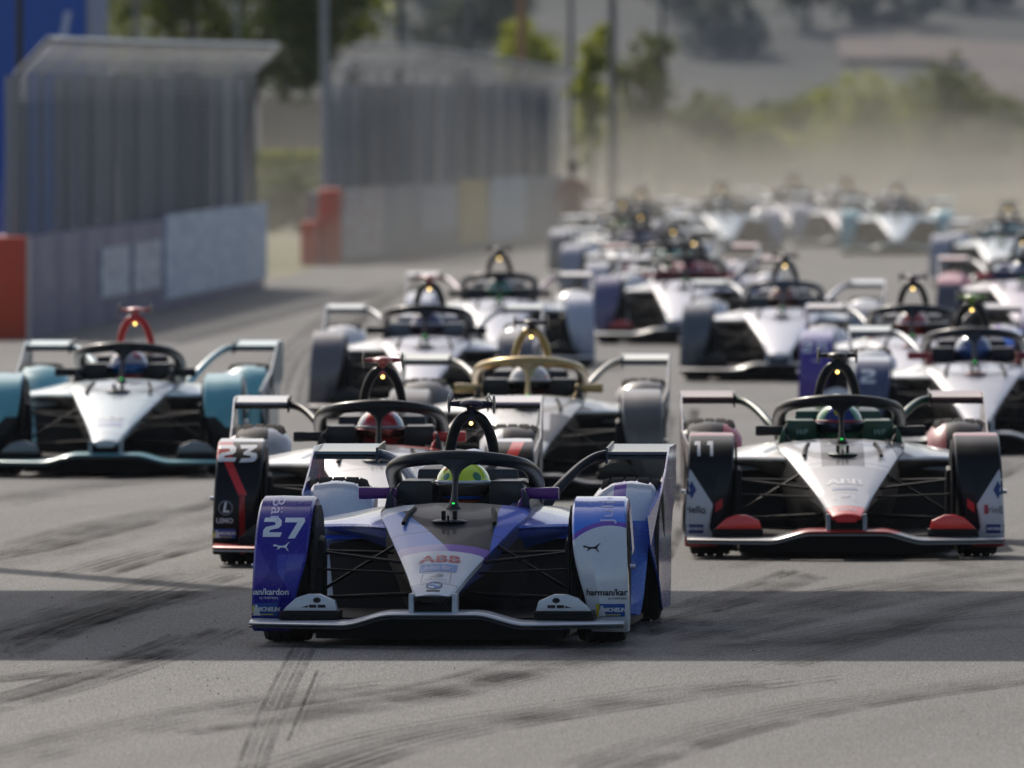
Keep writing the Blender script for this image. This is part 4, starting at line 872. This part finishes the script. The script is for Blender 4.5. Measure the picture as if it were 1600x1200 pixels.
decal('roundel_ring', ring2d(.030, .039, 28, 1.6), topd(0, -.868), nm_, Z, ink('navy', (.03, .07, .22)), NO)
decal('roundel_quarter', disc2d(.025, 6, 90, 180, 1.6), topd(0, -.868), nm_, Z, ink('roundel_blue', (.05, .25, .6)), NO); decal('roundel_quarter', disc2d(.025, 6, 270, 360, 1.6), topd(0, -.868), nm_, Z, ink('roundel_blue', (.05, .25, .6)), NO)
decal('nose_notch', rect2d(.062, .022), topd(0, -.955), nm_, Z, BLACK_I, NO)
for s_ in (-1, 1):                                # dots on the white winglets
    w0 = [o for o in car27.children if o.name.split('.')[0] == 'winglet'][0 if s_ > 0 else 1]
    tm = w0.data
    decal('dot_mark', merge2d((disc2d(.018, ax=.7), -s_*.018, .022), (rect2d(.036, .014), -s_*.040, -.006), (rect2d(.034, .014), s_*.002, -.006), (poly2d([(0, -.006), (s_*.032, -.006), (0, .004)]), s_*.024, -.006)), front(s_*.575, .193), tm, Y, BLACK_I, w0)

# --- car 11
f11 = lambda s_: paint('fairing11_%d' % s_, (.009, .011, .016), [([(s_, 0, -.5, .665), (s_, 0, .75, .95 - .0) if False else (s_*1, 0, -1.05, .5)], W), ([(0, 0, -1, -.118)], (.5, .03, .03)), ([(0, 0, 1, .668)], (.34, .05, .06))], rough=.3)
n11 = paint('nose11', (.36, .37, .40), [([(0, 1, 0, .02)], (.10, .10, .11)), ([(1, 0, 0, .12), (0, 1, 0, .02), (-1, -.15, 0, -.36)], (.52, .53, .56)), ([(-1, 0, 0, .12), (0, 1, 0, .02)], (.52, .53, .56)), ([(0, -1, 0, .83)], (.70, .012, .015))], rough=.3)
redwing = paint('wing11', (.35, .36, .38), [([(0, 0, 1, .150)], (.45, .03, .03))], rough=.25)
LV11 = dict(nose=n11, pod_r='b4b6ba', pod_l='b4b6ba', fair_l=f11(-1), fair_r=f11(1), pad='0e4a30', side='0e4a30', wing=paint('wing11', (.62, .015, .012), rough=.25, dirt=0), lip='8a8e92', pylon='808488', cascade=paint('red11', (.80, .012, .006), dirt=0), rwing_l='7e4650', rwing_r='7e4650', flap='2a1a1c',
            arm_l='0f4a38', arm_r='0f4a38', plate_side='a0969a', rear_l=paint('rear11l', BLK, [([(1, 0, 0, -.635)], (.35, .03, .05))]), rear_r=paint('rear11r', BLK, [([(-1, 0, 0, -.635)], (.35, .03, .05))]), vane_l='b8bcc0', vane_r='b8bcc0', halo='141518')
h11 = hel('11', (.02, .05, .25), [([('ball', -.11, 1.3, .76, .07, -1)], (.02, .30, .06)), ([('ball', .11, 1.3, .76, .07, -1)], (.02, .30, .06)), ([('ball', 0, 1.2, .80, .05, -1)], (.65, .6, .03)), ([(0, 0, -1, -.66)], (.02, .22, .08))], visor=(.05, .06, .12), strip=(.5, .03, .04), suit=(.05, .25, .15))
car11, ob = build_car(1318, 94.6, .002, livery('c11', LV11), 'black, white and red racing car number 11 with green cockpit sides, right of the leader', h11, 'driver in blue, green and yellow helmet in car number 11')
FL, FR, NO = ob[FI['l']], ob[FI['r']], ob[body_i]
decal('number', merge2d((poly2d(ONE, .055, .08), -.065, -.04), (poly2d(ONE, .055, .08), .005, -.04)), front(-.765, .60), mL, Y, WHITE_I, FL, cell=.015)
for s_, F_, me_ in ((-1, FL, mL), (1, FR, mR)):
    decal('white_wedge', poly2d([(-.046, .0), (-.044, .365), (-.018, .365), (.107, .17), (.080, .0)] if s_ < 0 else [(.046, .0), (.044, .365), (.018, .365), (-.107, .17), (-.080, .0)]), front(s_*.835, .125), me_, Y, ink('wedge', (.6, .6, .63)), F_, .002)
    decal('blue_diamond', poly2d([(0, .05), (.026, 0), (0, -.05), (-.026, 0)]), front(s_*.845, .375), me_, Y, ink('navy2', (.02, .05, .2)), F_, .004)
    decal('lettering', text2d('riello', .055, .001), front(s_*.835+.01, .265), me_, Y, GREY_I if s_ > 0 else BLACK_I, F_, .004)
    decal('red_mark', rect2d(.022, .05), front(s_*.835 - .055, .268), me_, Y, RED_I, F_, .0042)
    decal('lettering', text2d('ups', .025), front(s_*.79+.01 if s_ < 0 else .875, .25), me_, Y, GREY_I, F_, .004)
    decal('red_flash', poly2d([(-.02, -.03), (.02, 0), (.02, .05), (-.02, .02)]) if s_ < 0 else poly2d([(.02, -.03), (-.02, 0), (-.02, .05), (.02, .02)]), front(s_*.695, .28), me_, Y, ink('flash', (.5, .03, .04)), F_, .004)
    decal('tyre_maker_panel', rect2d(.10, .05), front(s_*.83, .16), me_, Y, ink('navy2', (.02, .05, .2)), F_, .004); decal('lettering', text2d('MICHELIN', .02, .001, .2), front(s_*.83, .16), me_, Y, WHITE_I, F_, .006)
v, f = text2d('ABB', 1, .035); X = max(abs(a) for a, b_ in v); Yx = max(abs(b_) for a, b_ in v)
decal('lettering', ([(a/X*.105, b_/Yx*.06) for a, b_ in v], f), topd(0, -.33), nm_, Z, WHITE_I, NO)
decal('sponsor_mark', rect2d(.14, .05), topd(0, -.47), nm_, Z, ink('slate', (.25, .29, .42)), NO); decal('series_frame', frame2d(.13, .16, .004), topd(0, -.63), nm_, Z, ink('lightgrey', (.5, .5, .52)), NO)
decal('series_emblem', poly2d([(-1, -.5), (-.2, .1), (.3, .6), (.9, .4), (1, 0), (.3, -.1), (1, -.4), (0, -.5)], .03, .05), topd(0, -.63), nm_, Z, ink('lightgrey', (.5, .5, .52)), NO)
decal('four_rings', merge2d(*[(ring2d(.013, .018, 16, 1.8), q_, 0) for q_ in (-.036, -.012, .012, .036)]), topd(0, -.90), nm_, Z, ink('lightgrey', (.5, .5, .52)), NO)
for o in car11.children:
    if o.name.startswith('headrest_pad'):
        sx_ = sum(v.co.x for v in o.data.vertices)/len(o.data.vertices)
        decal('lettering', text2d('WF', .045, .001, .3), front(sx_, .66), o.data, Y, ink('mint', (.3, .5, .42)), o)

# --- turquoise car at the left
TQ = (.12, .40, .46); PT = (.50, .62, .66)
ft = lambda s_: paint('fairing_tq_%d' % s_, TQ, [([(0, 0, -1, -.40 + 0), ( -s_*1, 0, -1, -.40 - .7)], BLK), ([(0, 0, -1, -.33)], BLK)], rough=.3)
LVT = dict(nose=paint('nose_tq', (.50, .62, .66), [([(0, 1, 0, .3), (0, -1, 0, -.55)], (.28, .34, .38)), ([(0, 1, 0, .62)], (.4, .5, .54))]), pod_r=PT, pod_l=PT, fair_l=ft(-1), fair_r=ft(1), wing=TQ, lip='4a6a70', pylon='8a9a9e', cascade='6a7076',
           rwing_l=(.42, .56, .62), rwing_r=(.42, .56, .62), arm_l=(.28, .50, .56), arm_r=(.28, .50, .56), plate_side=(.4, .48, .5), rear_l=TQ, rear_r=TQ, hoop=(.55, .010, .010), tcam=(.5, .06, .07), flap='1c2a2e', vane_r='c8ccd0', vane_l='c8ccd0')
ht = hel('tq', (.45, .42, .45), [([('ball', 0, 1.2, .64, .08, -1)], (.5, .02, .03)), ([(0, 0, -1, -.655)], (.5, .02, .03)), ([('ball', -.06, 1.22, .79, .04, -1)], (.02, .03, .1)), ([('ball', .07, 1.25, .79, .04, -1)], (.4, .05, .06))], visor=(.02, .14, .40), vm=.4, strip=(.02, .05, .25))
carT, obT = build_car(180, 114.0, .045, livery('tq', LVT), 'turquoise and white racing car with red roll hoop at the left border', ht, 'driver with blue visor and red chin in the turquoise car at left')
decal('lettering', ([(a/X*.10, b_/Yx*.05) for a, b_ in v], f), topd(0, -.45), nm_, Z, ink('pale', (.6, .62, .66)), obT[body_i]); decal('sponsor_mark', rect2d(.17, .09), topd(0, -.58), nm_, Z, ink('lavender', (.36, .40, .58)), obT[body_i])

# --- car 23
f23 = lambda s_: paint('fairing23_%d' % s_, BLK, [([(1, 0, .46, -.562), (-1, 0, -.46, .516), (0, 0, 1, .385)], (.68, .010, .010)), ([(-1, 0, 0, .775), (0, 0, 1, .578)], (.5, .01, .012)) if s_ < 0 else ([(-1, 0, .5, -.475), (1, 0, -.5, .41), (0, 0, 1, .3)], (.68, .010, .010)), ([(0, 0, -1, -.39), (1, 0, 0, -.735), (-1, 0, 0, .706)], (.34, .008, .010)), ([(0, 0, 1, .668)], (.6, .6, .62))], rough=.28)  # pale top edge is sun sheen put into the colour
LV23 = dict(nose=paint('nose23', (.58, .57, .58), [([(0, 1, 0, .45), ('ball', 0, .9, .62, .42, -1)], (.12, .11, .12)), ([(0, 1, 0, .75), (1, 0, 0, .1)], (.42, .02, .02))]), pod_r=(.66, .66, .68), pod_l=(.70, .70, .72), fair_l=f23(-1), fair_r=f23(1), mirror_r=(.6, .012, .012), wing=(.6, .012, .012), lip='b0b4b8', cascade='1a1b1e',
            rwing_l=(.45, .40, .46), rwing_r=(.50, .38, .44), flap='16171a', arm_l='1c1e22', arm_r='1c1e22', plate_side='b0b0b4', rear_l=paint('rear23l', BLK, [([(1, 0, 0, -.66)], (.30, .33, .38)), ([(0, 0, -1, -.62)], (.30, .33, .38))]), rear_r=paint('rear23r', BLK, [([(-1, 0, 0, -.66)], (.30, .33, .38))]), tcam=(.40, .06, .06), pylon='b0b4b8')
h23 = hel('23', (.55, .02, .03), [([('ball', -.115, 1.3, .76, .055, -1)], (.45, .47, .50)), ([('ball', .115, 1.3, .76, .055, -1)], (.45, .47, .50)), ([('ball', 0, 1.2, .80, .035, -1)], (.02, .02, .03))], visor=(.35, .08, .06), strip=(.35, .36, .40), suit=(.4, .03, .03))
car23, ob = build_car(588, 93.0, .010, livery('c23', LV23), 'black and red racing car number 23 with white nose, half hidden behind the leader', h23, 'driver in red and silver helmet in car number 23')
FL = ob[FI['l']]
THREE = [(0, 1), (.95, 1), (.95, .86), (.55, .60), (.95, .50), (.98, .2), (.80, 0), (-.05, -.05), (.1, .2), (.6, .22), (.62, .36), (.2, .42), (.2, .56), (.5, .78), (.05, .78)]
decal('number', merge2d((poly2d(TWO, .102, .088), -.112, -.044), (poly2d(THREE, .096, .088), .006, -.044)), front(-.742, .608), mL, Y, WHITE_I, FL, cell=.012)
decal('badge_ring', ring2d(.034, .040), front(-.81, .315), mL, Y, GREY_I, FL); decal('lettering', text2d('L', .075, .002, .2), front(-.81, .315), mL, Y, WHITE_I, FL)
decal('lettering', text2d('LEMO', .036, .0015), front(-.815, .245), mL, Y, ink('lightgrey', (.5, .5, .52)), FL); michelin(FL, -.815, .175, me=mL)

# --- the other cars
BLUEV = (.05, .07, .18)
others = [
 (822, 108.0, .018, 'gold', dict(nose=paint('nose_gold', (.50, .49, .46), [([(0, 0, -1, -.43), (0, 1, 0, -.5)], (.03, .028, .025)), ([(1, 0, 0, .15), (0, -1, 0, -.2)], (.05, .045, .04))]), halo=paint('gold_paint', (.46, .32, .12), rough=.3, metal=.6), hoop=paint('gold_paint', (.46, .32, .12)), mirror_l=paint('gold_paint', (0, 0, 0)), mirror_r=paint('gold_paint', (0, 0, 0)), arm_l=(.48, .44, .34), arm_r=(.48, .44, .34),
     fair_l=(.11, .105, .10), fair_r=(.12, .115, .11), rwing_l=(.6, .58, .52), rwing_r=(.6, .58, .52), pod_l=(.48, .47, .44), pod_r=(.48, .47, .44), rear_l=(.08, .08, .08), rear_r=(.08, .08, .08), plate_side=(.5, .49, .45), wing=(.15, .14, .13), cascade='2a2824'),
     'black and gold racing car with gold halo, between car 23 and the white cars', hel('gold', (.55, .55, .52), [([('ball', .0, 1.2, .80, .05, -1)], (.25, .5, .03)), ([('ball', .12, 1.3, .70, .06, -1)], (.6, .06, .02)), ([(0, 0, -1, -.655)], (.03, .05, .03))], visor=(.03, .04, .03), suit=(.55, .05, .02)), 'driver in white and green helmet under the gold halo'),
 (661, 133.5, .020, 'wh6', dict(nose=(.54, .54, .60), pod_l=(.70, .68, .70), pod_r=(.66, .64, .68), tcam=(.4, .06, .07), fair_l=(.13, .12, .13), fair_r=(.13, .12, .13), rwing_l=(.55, .55, .57), arm_l=(.6, .6, .6), wing=(.35, .3, .32), pad='606878'),
     'white racing car with red camera pod, behind car 23', hel('wh6', (.10, .08, .14), visor=(.12, .08, .12)), 'driver in dark helmet in the white car behind car 23'),
 (780, 157.0, .0, 'wh7', dict(nose=(.52, .54, .60), fair_l=(.62, .64, .70), fair_r=(.48, .49, .56), rwing_l=(.60, .50, .53), rwing_r=(.60, .50, .53), arm_l=(.5, .35, .38), arm_r=(.5, .35, .38), plate_side=(.6, .58, .56), pad='3a3c44'),
     'white racing car with pale lilac wheel fairings, behind the gold halo car', hel('wh7', (.05, .07, .07), [([('ball', 0, 1.2, .72, .08, -1)], (.03, .30, .16))], visor=(.03, .25, .14), vm=.3), 'driver with green visor in the white and lilac car'),
 (1220, 150.6, .034, 'wh8', dict(nose=(.56, .57, .64), pod_l=(.55, .56, .60), pod_r=(.6, .61, .66), fair_l=(.09, .10, .12), fair_r=(.25, .26, .30), rwing_r=(.52, .54, .60), arm_r=(.5, .52, .57), pad='4a4e58', halo='3a3f4a', hoop='2a2c32', wing=(.3, .3, .3)),
     'silver white racing car with dark left fairing, right of centre', hel('wh8', (.35, .12, .05), visor=(.3, .10, .05), strip=(.3, .32, .38)), 'driver in brown orange helmet in the silver white car right of centre'),
 (1066, 172.0, .070, 'r9', dict(nose=(.56, .56, .62), pod_l=(.5, .5, .52), pod_r=(.5, .5, .52), fair_l=(.12, .11, .22), fair_r=(.28, .28, .36), rwing_l=(.55, .50, .56), rwing_r=(.55, .24, .26), mirror_l=(.4, .03, .03), mirror_r=(.4, .03, .03), pad=(.22, .02, .03), arm_r=(.4, .4, .42), arm_l=(.5, .4, .42), cascade=(.4, .03, .03)),
     'white nosed racing car with red mirrors and violet left fairing, mid pack', hel('r9', (.4, .03, .04), visor=(.15, .03, .04), suit=(.4, .02, .03)), 'driver in red helmet in the car with red mirrors, middle of the pack'),
 (1424, 133.8, .030, 'c28', dict(LV27, rwing_l=(.50, .38, .42), rwing_r=(.50, .38, .42), arm_l='8f969e', mirror_l='1a1b1e', mirror_r='1a1b1e', cover=(.6, .6, .65), pod_l=(.66, .66, .68), pod_r=(.66, .66, .68), nose=(.54, .54, .60), side=(.5, .06, .04), rear_l=(.6, .6, .64), fair_l=paint('fairing28', (.09, .05, .30), [([(0, 0, 1, .64)], (.62, .63, .70)), ([(0, 0, 1, .60)], (.3, .28, .5))], rough=.25)),  # fairing top lightened in the colour to look sunlit
     'purple fairing number 28 racing car with white sidepods, behind car 11 at right', hel('c28', (.5, .05, .03), [([('ball', -.1, 1.28, .77, .05, -1)], (.6, .6, .6))], visor=(.4, .07, .03), suit=(.5, .05, .03)), 'driver in red and white helmet in car number 28'),
 (1525, 121.0, .012, 'c2', dict(nose=paint('nose2', (.40, .41, .46), [([(1, 0, 0, .1), (0, 1, 0, .35), (0, -1, 0, -.75)], (.62, .63, .66)), ([(-1, 0, 0, .1), (0, 1, 0, .35), (0, -1, 0, -.75)], (.62, .63, .66))]), pod_l=(.68, .68, .70), fair_l=paint('fairing2', (.065, .08, .16), [([(0, 0, 1, .655)], (.5, .53, .58))], rough=.25), fair_r=(.065, .08, .16), mirror_l=(.26, .015, .03), mirror_r=(.26, .015, .03), stalk_l=paint('mar', (.26, .015, .03)), tcam=(.18, .35, .02), halo='22252e', pad='1e2130', side=(.25, .02, .03)),  # light band along the fairing top paints in the sun's sheen
     'grey white racing car number 2 with dark red mirrors, right of car 28', hel('c2', (.10, .14, .28), [([('ball', -.1, 1.28, .77, .05, -1)], (.55, .6, .66))], visor=(.03, .10, .30), vm=.4, strip=(.1, .2, .5), suit=(.1, .15, .4)), 'driver with blue visor in car number 2 at right'),
 (1598, 172.0, .030, 'r14', dict(nose=(.66, .58, .64), fair_l=paint('fair14', (.10, .09, .11), [([(0, 0, 1, .60)], (.55, .20, .25))]), rwing_l=(.55, .22, .25), rear_l=(.5, .1, .14), mirror_l=(.6, .03, .04), stalk_l=paint('rr', (.6, .03, .04)), arm_l=(.35, .35, .38), pad=(.05, .06, .16), side=(.05, .06, .16), pod_l=(.6, .55, .56)),
     'white and red racing car cut off by the right border, red mirror', hel('r14', (.3, .36, .55), visor=(.1, .15, .3)), 'driver in pale blue helmet in the red and white car at the right border'),
 (1562, 219.0, .085, 'tq15', dict(nose=(.60, .68, .70), fair_l=(.30, .31, .38), rwing_l=(.5, .53, .58), pad=(.02, .20, .22), side=(.02, .2, .22), pod_l=(.6, .63, .62)),
     'white and teal racing car at the upper right of the pack', hel('tq15', (.03, .22, .25)), 'driver in teal helmet at the upper right of the pack'),
 (1402, 261.0, .020, 'tq16', dict(LVT, hoop='3a3c40', tcam='606468', nose=(.48, .62, .70), fair_l=TQ, fair_r=TQ, rear_r=(.1, .38, .48)),
     'pale turquoise racing car with open track around it, second last row', hel('tq16', (.10, .09, .22)), 'driver in violet helmet in the far pale turquoise car'),
 (1322, 273.0, .020, 'tq17', dict(nose=(.5, .5, .54), fair_l=(.4, .42, .48), halo='2a2c38', rwing_l=(.48, .52, .58)), 'distant grey racing car directly left of the far turquoise one', hel('f17', (.1, .09, .2)), 'driver in the distant grey car left of the far turquoise car'),
 (1240, 286.0, .01, 'f19', dict(nose=(.42, .42, .48), fair_l=(.22, .22, .28), fair_r=(.3, .3, .36), pod_l=(.5, .5, .54)), 'dim grey racing car at the very back of the pack, in the dust', hel('f19', (.12, .1, .1)), 'driver in brownish helmet in the rearmost dim grey car'),
 (1134, 263.0, -.03, 'f18', dict(nose=(.45, .58, .66), fair_r=(.42, .42, .50), fair_l=(.5, .55, .58), pod_r=(.55, .62, .66)), 'distant pale blue racing car in the dust, centre of the last row', hel('f18', (.05, .22, .28)), 'driver in teal helmet in the distant pale blue car'),
 (962, 227.0, .050, 'l1', dict(nose=(.5, .52, .55), fair_l=paint('fl1', (.13, .13, .14), [([(0, 0, 1, .60)], (.5, .5, .52))]), rwing_l=(.5, .5, .56), pod_l=(.55, .58, .58), pad='18191c'), 'dark racing car with fairing top painted sunlit white, leftmost of the distant cars', hel('l1', (.30, .42, .02), visor=(.2, .3, .03)), 'driver in yellow green helmet, leftmost of the distant cars'),  # whitish fairing top stands for sun glare, painted on
 (996, 251.0, .030, 'l2', dict(nose=(.5, .45, .45), rwing_l=(.55, .40, .40), tcam='505458'), 'distant racing car with reddish wing behind the leftmost dark one', hel('l2', (.06, .07, .1)), 'driver in dark helmet in the distant car with reddish wing'),
 (990, 206.0, .050, 'l3', dict(nose=(.56, .58, .62), fair_l=(.3, .32, .40), rwing_l=(.5, .52, .56), pad=(.03, .03, .10), halo='1c1e30'), 'distant white racing car with dark blue cockpit in the left cluster', hel('l3', (.03, .03, .14)), 'driver in dark blue helmet in the left cluster of distant cars'),
 (1040, 185.5, .050, 'l4', dict(LV11, nose=(.60, .58, .60), fair_l=(.40, .40, .46), fair_r=(.35, .33, .38), rwing_l=(.50, .16, .17), rwing_r=(.55, .20, .22), arm_r=(.36, .42, .40), arm_l=(.4, .42, .42)), 'white and red racing car with green cockpit sides deep in the pack', hel('l4', (.02, .22, .14), visor=(.03, .2, .15)), 'driver in green helmet in the red winged car deep in the pack'),
]
for px, D, yaw, tg, d, lb, hm, dl in others:
    c_, ob = build_car(px, D, yaw, livery(tg, d), lb, hm, dl)
    F_ = ob[FI['l']]
    if tg == 'c28':
        EIGHT = merge2d((frame2d(.075, .042, .012), 0, .02), (frame2d(.08, .045, .012), 0, -.02))
        decal('number', merge2d((poly2d(TWO, .085, .08), -.095, -.04), (EIGHT, .055, 0)), front(-.752, .555), mL, Y, WHITE_I, F_); decal('leaping_cat', poly2d(CAT, .038, .03), front(-.745, .45), mL, Y, WHITE_I, F_)
    if tg == 'c2': decal('number', poly2d(TWO, .11, .095), front(-.82, .50), mL, Y, WHITE_I, F_)

# ---- marshal crouching by the end of the second wall
Jm = [(0, 0, .42, (.15, .13)), (0, .02, .62, (.15, .12)), (0, -.06, .88, (.17, .12)), (0, -.12, 1.04, .06), (-.2, -.08, .88, .06), (-.26, -.25, .66, .045), (-.14, -.42, .60, .035), (-.10, -.48, .60, .03), (.2, -.08, .88, .06), (.26, -.25, .66, .045), (.14, -.42, .60, .035), (.10, -.48, .60, .03),
      (-.12, -.08, .38, .09), (-.16, -.42, .50, .07), (-.15, -.30, .08, .045), (-.15, -.44, .04, .035), (.12, -.08, .38, .09), (.16, -.42, .50, .07), (.15, -.30, .08, .045), (.15, -.44, .04, .035)]
Em = [(0, 1), (1, 2), (2, 3), (2, 4), (4, 5), (5, 6), (6, 7), (2, 8), (8, 9), (9, 10), (10, 11), (0, 12), (12, 13), (13, 14), (14, 15), (0, 16), (16, 17), (17, 18), (18, 19)]
mar = empty('person', (wx(895, 292), 292, 0), label='crouching track marshal in orange red overalls by the end of the second wall', cat='person')
link('body', skin('marshal_body', Jm, Em), paint('orange_overalls', (.42, .07, .03), rough=.8, coat=0), mar)
m = MB(); m.ell((0, -.14, 1.17), (.08, .10, .12), 18, 12); link('head', m.mesh('head', ang=0), paint('skin', (.5, .3, .2)), mar)
m = MB(); m.ell((0, -.12, 1.21), (.115, .13, .115), 18, 12); link('helmet', m.mesh('hat', ang=0), paint('dark_hat', (.03, .03, .035)), mar)

# ================================================================== AIR
def volume(name, mesh, dens, col, g_, **kw):
    m = bpy.data.materials.new(name); m.use_nodes = True; n = m.node_tree.nodes; l = m.node_tree.links; n.remove(n['Principled BSDF'])
    v = n.new('ShaderNodeVolumePrincipled'); v.inputs['Density'].default_value = dens; v.inputs['Color'].default_value = (*col, 1); v.inputs['Anisotropy'].default_value = g_
    l.new(v.outputs[0], n['Material Output'].inputs['Volume']); return link(name, mesh, m, **kw)
m = MB(); m.box(-190, 190, -60, 760, -1.3, 32)
HAZE = m.mesh('haze')
volume('haze', HAZE, .00006, (.78, .85, .97), .2, kind='stuff', label='thin bluish haze in the air over the whole place')
def cloud(seed, x0, x1, y0, y1, h, top):
    nx, ny = 26, 26; vs = []; fs = []
    for j in range(ny):
        for i in range(nx):
            u, v_ = i/(nx-1), j/(ny-1); x = x0+(x1-x0)*u; y = y0+(y1-y0)*v_
            e = min(1, min(u, 1-u)*6)**.5 * min(1, min(v_, 1-v_)*5)**.5
            z = -.25 + (.3 + h*(.55 + top*mnoise.noise(Vector((x*.35+seed, y*.03, seed*2.3)))))*e
            vs.append((x, y, max(z, -.24)))
    b0 = len(vs); vs += [(x, y, -.5) for x, y, z in vs]
    for j in range(ny-1):
        for i in range(nx-1):
            a = j*nx+i; fs += [(a, a+1, a+nx+1, a+nx), (b0+a, b0+a+nx, b0+a+nx+1, b0+a+1)]
    ed = [i for i in range(nx)] + [j*nx+nx-1 for j in range(1, ny)] + [(ny-1)*nx+i for i in range(nx-2, -1, -1)] + [j*nx for j in range(ny-2, 0, -1)]
    for k in range(len(ed)): a, b_ = ed[k], ed[(k+1) % len(ed)]; fs.append((a, b0+a, b0+b_, b_))
    q = MB(); q.add(vs, fs); return q.mesh('dust_cloud', ang=0)
for i, (x0, x1, y0, y1, h, dn) in enumerate([(-9, 30, 290, 420, 4.6, .0022), (-8, 28, 286, 416, 3.3, .0036), (-5, 26, 290, 412, 2.0, .007), (-6, 24, 185, 330, 2.8, .0017), (-5, 22, 200, 325, 1.8, .0028), (-8, 8, 232, 318, 3.2, .0036), (-9, 4, 165, 235, 1.7, .0013)]):
    volume('dust_cloud', cloud(i*3.1+1, x0, x1, y0, y1, h, .75), dn, (.63, .60, .53), .15, kind='stuff', label='pale brown dust hanging over the far end of the track', group='dust over the track')

volume('haze_bank', cloud(41.3, -70, 90, 452, 740, 11, .4), .0015, (.36, .43, .56), .0, kind='stuff', label='bluish haze lying in front of the hillside')
